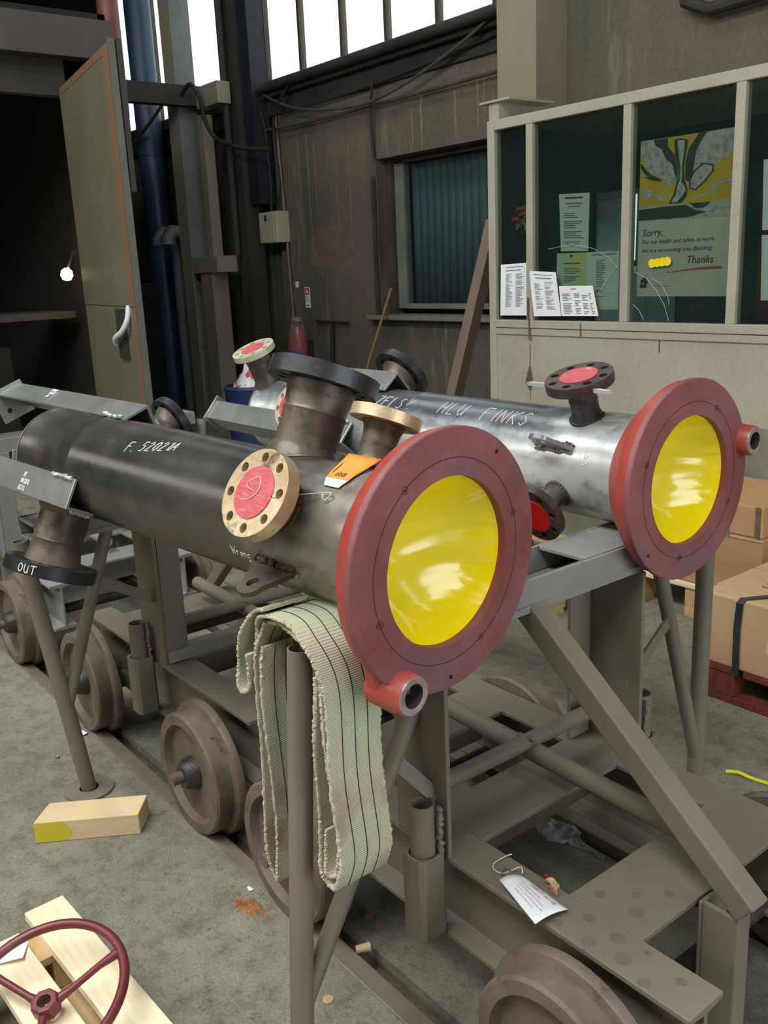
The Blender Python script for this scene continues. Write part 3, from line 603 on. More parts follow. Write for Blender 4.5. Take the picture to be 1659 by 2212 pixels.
# inclined square tube from the top cross beam down to the front cross member
def sq_tube(root, p0, p1, w, name, m):
    p0 = Vector(p0); p1 = Vector(p1); d = (p1-p0).normalized(); s = Vector((0, 1, 0)); u = s.cross(d).normalized()*-1
    h = w/2; c = [p0+s*a*h+u*b*h for a, b in ((-1, -1), (1, -1), (1, 1), (-1, 1))]
    return MB().prism(c, p1-p0).build(name, m, root, bev=0.004)
sq_tube(A, (-1.325, 1.425, 0.868), (-0.760, 1.425, 0.405), 0.054, 'diagonal_strut', TROL)
for x_, y_, r_ in ((-0.86, 1.17, .016), (-0.90, 1.205, .014), (-0.93, 1.16, .013), (-0.97, 1.21, .012), (-0.80, 1.15, .012), (-1.00, 1.155, .009), (-0.92, 1.29, .015), (-0.95, 1.33, .010), (-1.0, 1.28, .012), (-0.91, 1.38, .009), (-0.76, 1.20, .010), (-1.30, 1.42, .008), (-0.84, 1.215, .007)):
    MB().lathe([(0.0004, 0), (0.0004, r_)], (x_, y_, 0.38), (0, 0, 1), 18).build('oil_spot', mat('oil_stain', (108, 103, 92), (98, 93, 82), rough=0.5, scale=30, bump=0), A)
# coupling pocket hanging under the front cross member
MB().box((-0.862, 1.405, 0.10), (-0.852, 1.50, 0.38)).box((-0.852, 1.405, 0.10), (-0.775, 1.415, 0.385)).box((-0.790, 1.415, 0.10), (-0.775, 1.45, 0.385)).build('coupling_pocket', TROL, A, bev=0.006)
B = trolley(-2.72, 'grey steel trolley in the middle, under the bracketed ends of the vessels', -3.32, -2.12, -2.80, -2.65, 1,
            ((0.765, 0.868), (0.866,), (1.035, 0.862, 0.30)), ((2.25, 0.868), (2.15,), (1.93, 0.862, 0.22)), cby=(0.79, 2.30), cbz=(0.862, 0.925), wheels=(-0.44, 0.42))
Ct = trolley(-4.40, 'pale grey steel trolley farthest along the rails at the left edge', -5.04, -3.74, -4.49, -4.33, 1,
             ((0.80, 0.868), (0.86,), (1.035, 0.862, 0.30)), ((2.25, 0.868), (2.15,), (1.93, 0.862, 0.22)), m=TROL2, wheels=(-0.44, 0.42), detail=False, cbz=(0.862, 0.925))
# flat brace on the middle trolley
MB().prism([(-2.648, 1.15, 0.385), (-2.648, 1.72, 0.385), (-2.648, 1.72, 0.425), (-2.648, 1.15, 0.425)], (0.008, 0, 0)).build('flat_brace', TROL2, B)
sq_tube(B, (-2.70, 1.62, 0.86), (-3.22, 1.62, 0.40), 0.045, 'diagonal_strut', TROL)
boxo('rust_patch', (-3.20, 1.29, 0.3802), (-3.07, 1.37, 0.3812), RUSTD, B)
# ================================================================ PRESSURE VESSELS
class Ves:
    def __init__(s, P0, yaw_, pitch_):
        y, p = rad(yaw_), rad(pitch_)
        s.P = Vector(P0); s.d = Vector((math.cos(y)*math.cos(p), math.sin(y)*math.cos(p), math.sin(p)))
        s.s = Vector((math.sin(y), -math.cos(y), 0)); s.u = s.s.cross(s.d)
        if s.u.z < 0: s.u = -s.u
    def n(s, ph): return math.cos(rad(ph))*s.s+math.sin(rad(ph))*s.u
    def ax(s, t): return s.P-s.d*t
    def at(s, t, ph, r): return s.ax(t)+s.n(ph)*r
RS = 0.139
def disc_flange(root, c, n, R, th, m, holes=8, hr=0.010, bc=0.74, cap=None, capR=0.5, rot=0.2, back_hub=None, name='nozzle_flange', cap_proud=0.002):
    a, b, n = basis(n); c = Vector(c)
    hs = [circ(hr, 14, R*bc*math.cos(rot+2*PI*k/holes), R*bc*math.sin(rot+2*PI*k/holes)) for k in range(holes)]
    ch = 0.003
    fo = MB().plate(circ(R, 56), hs, c-n*th, a, b, n*th).build(name, m, root, bev=0.0022)
    if cap: MB().lathe([(0, 0), (cap_proud, 0), (cap_proud, R*capR), (0, R*capR)], c, n, 40).build('cap_disc', cap, fo)
    else: MB().lathe([(0.0006, 0), (0.0006, R*capR)], c, n, 40).build('bore', HOLE, fo)
    return fo
def nozzle(root, V, t, ph, L, R, rn, th, m, mn, neck=0.72, cap=None, flare=1.35, holes=8, hr=0.010, capR=0.52, rot=0.2, bc=0.74):
    n = V.n(ph); p0 = V.at(t, ph, RS*0.80); H = L-th-RS*0.80
    top = H*neck
    pr = [(0, rn*1.18), (RS*0.20+0.006, rn*1.12), (RS*0.24+0.012, rn), (H*0.62, rn), (H*0.66, rn*1.04), (H*0.70, rn), (H*0.86, rn*1.06), (H, rn*flare)]
    nk = MB().lathe(pr, p0, n, 40).build('nozzle_neck', mn, root)
    # weld ring where the neck meets the shell
    pts = []; rr = []; a, b, _ = basis(n)
    for k in range(56):
        q = 2*PI*k/56; v = (math.cos(q)*a+math.sin(q)*b)*rn*1.12
        along = v.dot(V.d); tang = v-V.d*along; w = tang.length
        hgt = math.sqrt(max(RS*RS-w*w, 1e-6))
        pts.append(V.ax(t)+n*(hgt+0.001)+v); rr.append(0.0055*(0.85+0.3*(k % 2)))
    MB().tube(pts, rr, 7, closed=True).build('weld_ring', mn, root)
    f = disc_flange(root, V.at(t, ph, L), n, R, th, m, holes, hr, bc, cap, capR, rot)
    return nk, f
def chalk(V, root, text, t0, ph0, h, r=RS, slant=0.12, w=0.0011, dirn=1, name='chalk_writing', m=None, slope=0):
    """writing along the vessel: x runs towards the flange, y around the shell"""
    mb = MB()
    for st in strokes(text, h, slant):
        st = refine(st, 0.006)
        mb.tube([V.at(t0-x*dirn, ph0+slope*x+dirn*math.degrees(y/r), r+0.0004) for x, y in st], w, 5)
    return mb.build(name, m or CHALK, root)
def chalk_flat(org, ax, ay, text, h, root, w=0.0013, slant=0.1, lift=0.0005, name='chalk_writing', m=None):
    ax = Vector(ax).normalized(); ay = Vector(ay).normalized(); n = ax.cross(ay)*lift; mb = MB()
    for st in strokes(text, h, slant):
        mb.tube([Vector(org)+ax*x+ay*y+n for x, y in refine(st, 0.01)], w, 5)
    return mb.build(name, m or CHALK, root)
def leg(V, root, ph, t0, t1, apex, side, m, plate=0.108, hole=True):
    """angle-iron leg, apex outwards, with a square base plate at its far end"""
    n = V.n(ph); tg = V.d.cross(n).normalized(); a = V.ax(t0)+n*apex; th = 0.008
    c45 = math.sqrt(0.5)
    def P(u_, w_): return a + tg*u_ - n*w_
    k = side*c45
    prof = [P(0, 0), P(k, k), P(k-th*c45, k+th*c45), P(0, 2*th*c45), P(-k+th*c45, k+th*c45), P(-k, k)]
    lo = MB().prism(prof, -V.d*(t1-t0)).build('leg', m, root, bev=0.0015)
    c = V.ax(t1)+n*(apex-0.064); h = plate/2; e1 = (tg+n).normalized(); e2 = (tg-n).normalized()
    MB().plate([(-h, -h), (h, -h), (h, h), (-h, h)], [circ(0.010, 16, -h*0.4, h*0.4)] if hole else [], c, e1, e2, -V.d*0.010).build('base_plate', m, lo, bev=0.0015)
    for sg in (-1, 1):
        q = V.ax(t0+0.012)+n*(apex-k)+tg*sg*k
        wobbly_weld(q+n*0.004, q+n*0.004-V.d*0.10, 0.006, lo, 8, 'weld_bead', WELD)
    return lo
def vessel(V, label, shellm, end, rf, bossYZ, jack=(2.2, 4.72), screws=(0.95, 2.85, -0.35, 4.25), seams=(1.20,)):
    root = thing('pressure_vessel', label, 'vessel', (V.ax(0.9).x, V.ax(0.9).y, V.ax(0.9).z-RS), 'red flanged pressure vessels lying on the trolleys')
    prof = [(0.10, RS-0.012), (0.10, RS)]
    for sx in seams: prof += [(sx-0.012, RS), (sx-0.006, RS+0.002), (sx+0.006, RS+0.002), (sx+0.012, RS)]
    prof += [(end-0.085, RS), (end-0.080, RS+0.003), (end-0.072, RS+0.003), (end-0.066, RS)]
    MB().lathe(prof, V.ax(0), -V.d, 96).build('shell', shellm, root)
    hd = [(end-0.066+0.066*math.sin(q*PI/2/14), RS*math.cos(q*PI/2/14)) for q in range(15)]
    MB().lathe(hd, V.ax(0), -V.d, 96).build('end_cap', CAPM, root)
    R = rf
    fl = MB().lathe([(0.030, 0.157), (0, 0.157), (0, R-0.002), (0.002, R), (0.013, R), (0.015, R-0.004)], V.ax(0), -V.d, 128).build('red_flange', REDF, root)
    MB().lathe([(0.015, R-0.004), (0.040, 0.236), (0.050, 0.228), (0.062, 0.212), (0.080, 0.198), (0.100, 0.182), (0.128, 0.148), (0.131, RS)], V.ax(0), -V.d, 128).build('flange_neck', REDN, root)
    MB().lathe([(0.012, 0.1572), (0.012, 0.1568), (0.10, 0.1568), (0.13, RS-0.004)], V.ax(0), -V.d, 96).build('bore_lining', REDN, fl)
    MB().lathe([(-0.0004, 0.1885), (-0.0004, 0.1900)], V.ax(0), -V.d, 160).build('scribed_ring', GROOVE, fl)
    for q in screws:
        c_ = V.ax(0)+(math.cos(q)*V.s+math.sin(q)*V.u)*0.189
        MB().lathe([(0.0008, 0.0062), (0.0012, 0.0068), (0.0008, 0.0074)], c_, V.d, 20).lathe([(0.0012, 0.0), (0.0012, 0.003)], c_, V.d, 12).build('plug_screw', GROOVE, fl)
    for q in jack:
        c_ = V.ax(0)+(math.cos(q)*V.s+math.sin(q)*V.u)*0.222
        MB().lathe([(0.0006, 0.0), (0.0006, 0.0045)], c_, V.d, 14).build('jack_hole', HOLE, fl)
    # hinge boss: an ear on the rim with a short open tube through it
    by, bz = bossYZ; o = V.ax(0)+V.s*by+V.u*bz; rd = (V.s*by+V.u*bz).normalized()
    bo = MB().lathe([(-0.028, 0.0225), (-0.028, 0.036), (-0.024, 0.038), (0.012, 0.040), (0.055, 0.040), (0.060, 0.0225), (-0.028, 0.0225)], o, -V.d, 40).build('hinge_boss', REDN, root)
    tg = V.d.cross(rd).normalized()
    MB().prism([o-rd*0.03-tg*0.075+V.d*-0.016, o+rd*0.018-tg*0.034-V.d*0.016, o+rd*0.018+tg*0.034-V.d*0.016, o-rd*0.03+tg*0.075-V.d*0.016], -V.d*0.038).build('boss_ear', REDN, bo, bev=0.008)
    MB().lathe([(-0.030, 0.0225), (-0.0305, 0.0235), (-0.0305, 0.034), (-0.028, 0.0355)], o, -V.d, 40).build('worn_ring', mat('worn_bare_metal', (150, 128, 128), (176, 160, 158), rough=0.4, metal=0.4, scale=40, bump=0.1), bo)
    MB().lathe([(-0.030, 0.0224), (0.06, 0.0224)], o, -V.d, 32).build('boss_bore', mat('grey_bore', (92, 92, 90), (70, 70, 68), rough=0.5, metal=0.4, scale=30, bump=0.1), bo)
    MB().lathe([(0.058, 0.0), (0.058, 0.0224)], o, -V.d, 24).build('bore_end', HOLE, bo)
    # sheet of yellow film sagging into the bore
    mb = MB(); rows = []; nr, na = 40, 120
    for i in range(nr+1):
        f = i/nr; rr = 0.1562*f; row = []
        for k in range(na):
            q = 2*PI*k/na; x = rr*math.cos(q); y = rr*math.sin(q)
            dep = 0.016 + 0.085*(1-f**3.2) + 0.030*(x/0.156)*(1-f*f)
            w1 = mnoise.noise(Vector((x*6+V.P.y*3, y*22, 1.3)))*0.0060 + mnoise.noise(Vector((x*12, y*40+5, V.P.y)))*0.0010
            w1 += 0.0022*math.sin(y*90+x*24+3*mnoise.noise(Vector((x*8, y*8, 4))))*max(0.0, mnoise.noise(Vector((x*6+2, y*6, 7)))+0.25)
            dep += w1*min(1, (1-f)*9)*1.2 + 0.0022*math.sin(q*34+4*math.sin(q*3))*(max(0, f-0.72)/0.28)*(1-f)*6
            row.append(V.ax(dep)+V.s*x+V.u*y)
        rows.append(row)
    mb.grid(rows, True, True); mb.build('yellow_film', FILM, root, sharp=80)
    return root, fl
CAPM = mat('dusty_end_cap', (122, 114, 100), (150, 142, 126), rough=0.5, metal=0.3, scale=4, spots=(84, 72, 60), spot_amt=0.36, bump=0.05)
V1 = Ves((-1.166, 1.053, 1.088), 5.8, -1.0)
V2 = Ves((-1.242, 1.904, 1.076), 0.6, 0)
v1, f1 = vessel(V1, 'dark steel pressure vessel on the near side, lettered in chalk', STEEL1, 1.56, 0.244, (0.130, -0.204), seams=(1.20,))
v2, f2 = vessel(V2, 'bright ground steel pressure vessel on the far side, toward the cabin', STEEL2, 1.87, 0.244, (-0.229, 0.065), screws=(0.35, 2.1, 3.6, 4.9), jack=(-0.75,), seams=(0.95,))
# nozzles of the near vessel
nozzle(v1, V1, 0.320, 32, 0.216, 0.0875, 0.040, 0.030, BRONZE, RUSTN, cap=REDC, capR=0.60, hr=0.0098, bc=0.80, rot=0.1)
nozzle(v1, V1, 0.467, 114.3, 0.325, 0.120, 0.068, 0.036, BLACKF, RUSTN, flare=1.12, holes=12, hr=0.010)
nozzle(v1, V1, 0.257, 115.2, 0.254, 0.072, 0.036, 0.024, BRONZE, RUSTN, flare=1.25)
nozzle(v1, V1, 1.399, -66.8, 0.335, 0.127, 0.068, 0.036, BLACKF, RUSTN, flare=1.15, holes=12)
nozzle(v1, V1, 1.26, 158, 0.255, 0.075, 0.040, 0.024, BLACKF, RUSTN)
# nozzles of the far vessel
nozzle(v2, V2, 0.280, 72.3, 0.254, 0.0865, 0.036, 0.026, DARKF, DARKN, cap=REDC, capR=0.56, hr=0.0105, bc=0.78)
nozzle(v2, V2, 0.304, -24.8, 0.236, 0.0780, 0.030, 0.022, DARKF, RUSTN, cap=mat('glossy_red_cap', (196, 28, 22), rough=0.3, bump=0), capR=0.62, hr=0.009, bc=0.80)
nozzle(v2, V2, 1.788, 67.4, 0.278, 0.0815, 0.044, 0.022, BRONZE2, RUSTN, cap=REDC, capR=0.56, hr=0.009, bc=0.78)
nozzle(v2, V2, 1.42, 22, 0.225, 0.0740, 0.038, 0.022, BRONZE2, RUSTN, cap=REDC, capR=0.62, hr=0.009, bc=0.80)
nozzle(v2, V2, 1.318, 144.6, 0.282, 0.106, 0.055, 0.030, BLACKF, RUSTN, holes=8, hr=0.011)
# wedges stuck in the far vessel's front top flange
fc = V2.at(0.280, 72.3, 0.254-0.03); a_, b_, n_ = basis(V2.n(72.3))
for sg, c_ in ((-1, V2.d*-0.105+V2.s*0.01), (1, V2.d*0.088+V2.s*0.03)):
    p = fc+c_; dd = c_.normalized()
    MB().prism([p-dd*0.05+n_*0.004, p+dd*0.045+n_*0.005, p+dd*0.045-n_*0.004, p-dd*0.05-n_*0.008], V2.s*0.020).build('alignment_wedge', ANGLE_W, v2)
# lifting lugs
def lug(V, root, t, ph, length, m, w0=0.062, tilt=0.0, th=0.012):
    n = V.n(ph); tg = V.d; o = V.at(t, ph, RS-0.01); nn = n
    out = [(-w0, 0)] + [(-w0, 0.02)] + [(-0.030+0.0, length-0.028)] + [(0.030*math.cos(q)*1.0, length-0.024+0.026*math.sin(q)) for q in [PI-PI*k/12 for k in range(1, 12)]] + [(0.030, length-0.028), (w0, 0.02), (w0, 0)]
    lo = MB().plate(out, [circ(0.013, 20, 0, length-0.032)], o-V.d.cross(n)*th/2, -tg, n, V.d.cross(n)*th).build('lifting_lug', m, root, bev=0.0015)
    wobbly_weld(o+tg*w0+n*0.014+V.d.cross(n)*-0.009, o-tg*w0+n*0.014+V.d.cross(n)*-0.009, 0.006, lo, 12, 'weld_bead', RUSTN)
    wobbly_weld(o+tg*w0+n*0.014+V.d.cross(n)*0.009, o-tg*w0+n*0.014+V.d.cross(n)*0.009, 0.006, lo, 12, 'weld_bead', WELD)
lug(V1, v1, 0.335, -20, 0.104, RUSTN, w0=0.060)
lug(V2, v2, 0.315, 27, 0.100, ANGLE, w0=0.060)
# legs
leg(V1, v1, 115, 1.13, 1.93, 0.188, 0.080, ANGLE)
leg(V1, v1, -18, 1.13, 1.93, 0.192, 0.080, ANGLE)
leg(V1, v1, 235, 1.13, 1.93, 0.192, 0.080, ANGLE)
leg(V2, v2, 95, 1.10, 1.84, 0.196, 0.080, ANGLE)
leg(V2, v2, -4, 1.15, 2.03, 0.196, 0.080, ANGLE)
leg(V2, v2, 215, 1.10, 1.95, 0.192, 0.080, ANGLE)
# chalk lettering
chalk(V1, v1, 'F. 52021A', 0.955, 44, 0.030, slope=75)
chalk(V1, v1, 'Wrong su', 0.485, -22, 0.020, w=0.0009)
chalk(V2, v2, '7FLS%', 1.10, 46, 0.046)
chalk(V2, v2, 'HLU', 0.80, 48, 0.05); chalk(V2, v2, 'FINKS', 0.62, 46, 0.05)
chalk(V2, v2, 'B', 0.22, 12, 0.03)
nO = V1.n(-66.8); cO = V1.at(1.399, -66.8, 0.335-0.018)
mb = MB()
for st in strokes('OUT', 0.023, 0.0):
    pts = []
    for x, y in refine(st, 0.006):
        q = 0.40+x/0.127
        e = V1.d*math.sin(q)+(V1.s*math.sin(rad(66.8))+V1.u*math.cos(rad(66.8)))*math.cos(q)
        pts.append(cO+e*0.1282-nO*(y-0.013))
    mb.tube(pts, 0.0014, 5)
mb.build('chalk_writing', CHALK, v1)
n_ = V1.n(115); tg = V1.d.cross(n_).normalized()
def leg_face(V, ph, t, down, apex=0.192, sgn=1):
    n = V.n(ph); tg = V.d.cross(n).normalized()*sgn
    dn = (tg-n).normalized(); return V.ax(t)+n*apex+dn*down, dn, (tg+n).normalized()
sgn = -1 if V1.d.cross(V1.n(115)).y > 0 else 1
for row, tx in enumerate(('5202', 'TEST', '1A')):
    p, dn, nn_ = leg_face(V1, 115, 1.66-row*0.012, 0.022+row*0.017, sgn=sgn); chalk_flat(p+nn_*0.0008, V1.d, -dn, tx, 0.011, v1, w=0.0012, slant=0)
sgn2 = -1 if V1.d.cross(V1.n(-18)).z < 0 else 1
for row, tx in enumerate(('TEST', 'WATER', '1A')):
    p, dn, nn_ = leg_face(V1, -18, 1.42-row*0.006, 0.022+row*0.019, sgn=sgn2); chalk_flat(p+nn_*0.0008, V1.d, -dn, tx, 0.013, v1, w=0.0013, slant=0)
sgn3 = -1 if V2.d.cross(V2.n(95)).y > 0 else 1
p, dn, nn_ = leg_face(V2, 95, 1.42, 0.045, apex=0.196, sgn=sgn3); chalk_flat(p+nn_*0.0008, V2.d, -dn, 'TEST PRESS', 0.022, v2, w=0.0013)
# bare patch on the red neck of the far flange
mb = MB(); rows = []
for tt in (0.085, 0.098, 0.112, 0.124):
    rr = 0.178-(tt-0.090)/0.038*0.032+0.0008
    rows.append([V2.at(tt, ph, rr) for ph in (-30, -25, -20, -15)])
mb.grid(rows); mb.build('bare_patch', mat('bare_grey_patch', (78, 66, 60), (92, 80, 72), rough=0.6, bump=0.1), v2)
# orange tag tied to the near vessel
ot = thing('orange_tag', 'orange card tag with a white end lying on the near dark vessel', 'tag', tuple(V1.at(0.19, 62, RS)))
def tg4(u_, v_):
    # u across the card, v along it from the white end up over the shell
    a = (0.2505, 57); b = (0.197, 57); c = (0.196, 101); d = (0.284, 99)
    t_ = (a[0]*(1-u_)+b[0]*u_)*(1-v_)+(d[0]*(1-u_)+c[0]*u_)*v_; p_ = (a[1]*(1-u_)+b[1]*u_)*(1-v_)+(d[1]*(1-u_)+c[1]*u_)*v_
    return V1.at(t_, p_, RS+0.004+0.018*max(0, v_-0.45)**2*3)
def strip4(v0, v1, name, m, cut=0.0):
    return MB().grid([[tg4(max(cut*(1-i/6), u/4) if u < 2 else min(1-cut*(1-i/6), u/4), v0+(v1-v0)*i/6) for u in range(5)] for i in range(7)]).build(name, m, ot, solid=0.0008)
strip4(0.0, 0.20, 'tag_end', PAPER, 0.12); strip4(0.20, 1.0, 'tag_card', ORANGE)
for k_ in range(5):
    a = 0.30+0.09*k_; MB().tube([tg4(a, 0.27)+V1.n(70)*0.001, tg4(a+0.03, 0.37+0.03*(k_ % 2))+V1.n(70)*0.001], 0.0008, 5).build('pen_mark', GREASE, ot)
MB().tube([tg4(0.12, 0.34+0.05*k_)+V1.n(75)*0.001 for k_ in range(8)], 0.0007, 5).build('pen_mark', GREASE, ot)
pts = [V1.at(0.225, 50, RS+0.006), V1.at(0.26, 40, RS+0.03), V1.at(0.29, 34, RS+0.05), V1.at(0.30, 32, 0.20), V1.at(0.33, 33, 0.222), V1.at(0.345, 36, 0.2195), V1.at(0.32, 40, 0.2195), V1.at(0.305, 34, 0.220), V1.at(0.325, 28, 0.2195), V1.at(0.352, 27, 0.2195)]
MB().tube(smooth_path(pts, 6), 0.0009, 6).build('string', STRING, ot)
MB().tube(smooth_path([V1.at(0.225, 50, RS+0.006), V1.at(0.218, 46, RS+0.012), V1.at(0.212, 44, RS+0.006), V1.at(0.205, 50, RS+0.008), V1.at(0.225, 50, RS+0.006)], 6), 0.0014, 6).build('string_loop', STRING, ot)
# ================================================================ WEBBING SLING
sl = thing('webbing_sling', 'grey-green webbing sling looped over the near end of the cross beam', 'sling', (-1.38, 0.91, 0.36))
def ribbon(path, y0, y1, name, th=0.007, skew=0.0, lines=(0.25, 0.5, 0.75), out=1, fr=True):
    P = smooth_path([(x, 0, z) for x, z in path], 8); n = len(P); rows = []
    yy = []
    for i, p in enumerate(P):
        d = P[min(i+1, n-1)]-P[max(i-1, 0)]; d.normalize(); nn = Vector((d.z, 0, -d.x))*out
        wob = 0.004*math.sin(i*0.31)+0.003*math.sin(i*0.13+1); sk = skew*i/n
        a, b = y0+wob+sk, y1+wob+sk; yy.append((a, b, nn, p))
        rows.append([Vector((p.x, a+(b-a)*k/4, p.z)) for k in range(5)])
    mb = MB()
    # closed section: outer and inner skins
    ro = [[v+yy[i][2]*th/2 for v in rows[i]] for i in range(n)]; ri = [[v-yy[i][2]*th/2 for v in rows[i]] for i in range(n)]
    loop = [ro[i]+list(reversed(ri[i])) for i in range(n)]
    mb.grid(loop, True, True)
    mb.add(loop[0], [tuple(range(len(loop[0])))]); mb.add(loop[-1], [tuple(range(len(loop[0])-1, -1, -1))])
    o = mb.build(name, WEB, sl, sharp=50)
    for L_ in lines:
        for side in (1, -1):
            MB().tube([Vector((p.x, a+(b-a)*L_, p.z))+nn*side*(th/2+0.0002) for a, b, nn, p in yy[2:-2]], 0.0011, 5).build('stitch_line', STITCH, o)
    if fr:
        for e in (0, 1):
            pts = []; rr = []
            for i in range(0, n-1):
                for s_ in range(3):
                    t = s_/3; q = yy[i][3].lerp(yy[i+1][3], t); y = yy[i][e]
                    pts.append(Vector((q.x+random.uniform(-.0012, .0012), y+random.uniform(-.0015, .0015), q.z+random.uniform(-.0012, .0012)))); rr.append(th*0.52*random.uniform(0.75, 1.25))
            MB().tube(pts, rr, 6).build('frayed_edge', FRINGE, o)
    return o
ribbon([(-1.487, 0.90), (-1.480, 0.945), (-1.445, 0.972), (-1.38, 0.980), (-1.32, 0.968), (-1.275, 0.925), (-1.258, 0.84), (-1.250, 0.70), (-1.240, 0.57), (-1.238, 0.515), (-1.252, 0.482), (-1.278, 0.468), (-1.300, 0.495), (-1.306, 0.57), (-1.297, 0.70), (-1.283, 0.82), (-1.281, 0.90)], 0.825, 0.942, 'webbing')
ribbon([(-1.46, 0.952), (-1.40, 0.962), (-1.33, 0.956), (-1.285, 0.925), (-1.268, 0.84), (-1.262, 0.70), (-1.254, 0.58), (-1.253, 0.525), (-1.262, 0.500), (-1.278, 0.490), (-1.290, 0.510), (-1.294, 0.58)], 0.832, 0.942, 'inner_webbing', lines=())
ribbon([(-1.452, 0.954), (-1.474, 0.925), (-1.490, 0.86), (-1.500, 0.70), (-1.503, 0.50), (-1.500, 0.40), (-1.490, 0.365), (-1.476, 0.39), (-1.472, 0.50), (-1.470, 0.70), (-1.466, 0.86), (-1.468, 0.90)], 0.828, 0.935, 'rear_webbing')
ribbon([(-1.43, 0.990), (-1.475, 0.972), (-1.515, 0.92), (-1.540, 0.86), (-1.542, 0.81), (-1.527, 0.790), (-1.512, 0.81), (-1.500, 0.88)], 0.815, 0.915, 'folded_webbing', lines=(0.5,))

# ================================================================ THINGS ON THE FLOOR
# timber offcut
o = thing('timber_block', 'short timber offcut daubed with yellow paint, on the floor', 'timber', (-2.49, 0.78, 0))
bx = Vector((-2.555, 0.633, 0)); ux = Vector((0.165, 0.250, 0)).normalized(); uy = Vector((-ux.y, ux.x, 0))
MB().prism([bx, bx+ux*0.305, bx+ux*0.315+uy*0.105, bx+ux*0.02+uy*0.105], (0, 0, 0.068)).build('block', BLOCKW, o, bev=0.003)
mb = MB(); mb.add([bx-uy*0.0006+ux*a+Vector((0, 0, z)) for a, z in ((0, .002), (.09, .002), (.11, .03), (.085, .066), (0, .066))], [(0, 1, 2, 3, 4)]).build('paint_daub', mat('yellow_daub', (196, 182, 40), (206, 196, 70), rough=0.7, scale=20, bump=0.1), o)
# pine pallet boards with the handwheel
pl = thing('pine_pallet', 'fresh pine pallet under the maroon handwheel, bottom left', 'pallet', (-1.85, 0.45, 0))
def plank(a, b, w, z0, th, name, m, root, ends=0.0):
    a = Vector((*a, z0)); b = Vector((*b, z0)); d = (b-a).normalized(); n = Vector((-d.y, d.x, 0))*w
    return MB().prism([a, b, b+n, a+n+d*ends], (0, 0, th)).build(name, m, root, bev=0.002)
# direction of the boards
pd = Vector((0.55, 0.025, 0)).normalized(); pn = Vector((-pd.y, pd.x, 0))
def pp(a, b): v = Vector((-2.06, 0.46, 0))+pd*a+pn*b; return (v.x, v.y)
plank(pp(-0.005, 0.0), pp(1.0, 0.0), 0.095, 0.118, 0.022, 'top_board', PINE, pl)
plank(pp(0.055, -0.130), pp(1.0, -0.130), 0.095, 0.118, 0.022, 'top_board', PINE, pl)
plank(pp(0.04, -0.26), pp(1.0, -0.26), 0.095, 0.118, 0.022, 'top_board', PINE, pl)
for a in (0.055, 0.42, 0.80):
    plank(pp(a, -0.28), pp(a+0.10, -0.28), 0.36, 0.096, 0.021, 'cross_board', PINE_D, pl)
    for b in (-0.27, -0.10, 0.0):
        plank(pp(a, b), pp(a+0.10, b), 0.075, 0.022, 0.073, 'spacer_block', PINE_D, pl)
plank(pp(0.03, -0.03), pp(1.0, -0.03), 0.09, 0.0, 0.021, 'bottom_board', PINE_D, pl)
plank(pp(0.03, -0.27), pp(1.0, -0.27), 0.09, 0.0, 0.021, 'bottom_board', PINE_D, pl)
# handwheel
hc = Vector((-1.695, 0.384, 0.199)); hn = Vector((0.15, -0.24, 1.0)).normalized(); Rr = 0.168
hw = thing('handwheel', 'maroon valve handwheel with three spokes resting on the pine pallet', 'handwheel', (hc.x, hc.y, 0.141))
ha, hb_, _ = basis(hn); hh = hc-hn*0.030
MB().tube([hc+ha*Rr*math.cos(2*PI*k/72)+hb_*Rr*math.sin(2*PI*k/72) for k in range(72)], 0.0105, 16, closed=True).build('rim', WHEELRED, hw)
MB().lathe([(-0.014, 0.014), (-0.014, 0.029), (0.014, 0.029), (0.018, 0.026), (0.018, 0.014), (-0.014, 0.014)], hh, hn, 8, smooth=False).build('hub', WHEELRED, hw, bev=0.002)
for e_ in (Vector((0.12, 1, 0)), Vector((-0.92, -0.42, 0)), Vector((0.80, -0.55, 0))):
    e = (e_-hn*e_.dot(hn)).normalized()
    MB().tube([hh+e*0.024, hh+e*0.05+hn*0.004, hc+e*0.12-hn*0.006, hc+e*0.162], [0.011, 0.0075, 0.0075, 0.011], 12).build('spoke', WHEELRED, hw)
tag(MB().add([(-1.99, 0.36, 0.1425), (-1.955, 0.435, 0.1425), (-1.90, 0.405, 0.150), (-1.93, 0.335, 0.146)], [(0, 1, 2, 3)]).build('paper_scrap', PAPER, solid=0.0008), 'crumpled white paper scrap inside the rim of the handwheel', 'paper')
# safety note tag on the near trolley beam
sn = thing('safety_tag', 'white SAFETY NOTE tag with a knotted string on the trolley beam', 'tag', (-1.08, 1.15, 0.38))
def tg_pt(u_, v_):
    # u along the long side, v across; the tag curls up towards its far long edge
    o_ = Vector((-1.140, 1.207, 0.382)); e_ = Vector((-1.006, 1.190, 0.382)); f_ = Vector((-1.012, 1.105, 0.381)); g_ = Vector((-1.150, 1.150, 0.381))
    p = (o_.lerp(e_, u_)).lerp(g_.lerp(f_, u_), v_)
    return p+Vector((0, 0, 0.016*math.sin(v_*2.2)*(1-u_*0.3)+0.006*u_))
MB().grid([[tg_pt(u/10, v/8) for v in range(9)] for u in range(11)]).build('card', PAPER, sn, solid=0.0008)
uu = (tg_pt(0.8, 0.2)-tg_pt(0.2, 0.2)).normalized(); vv = (tg_pt(0.5, 0.05)-tg_pt(0.5, 0.3)).normalized()
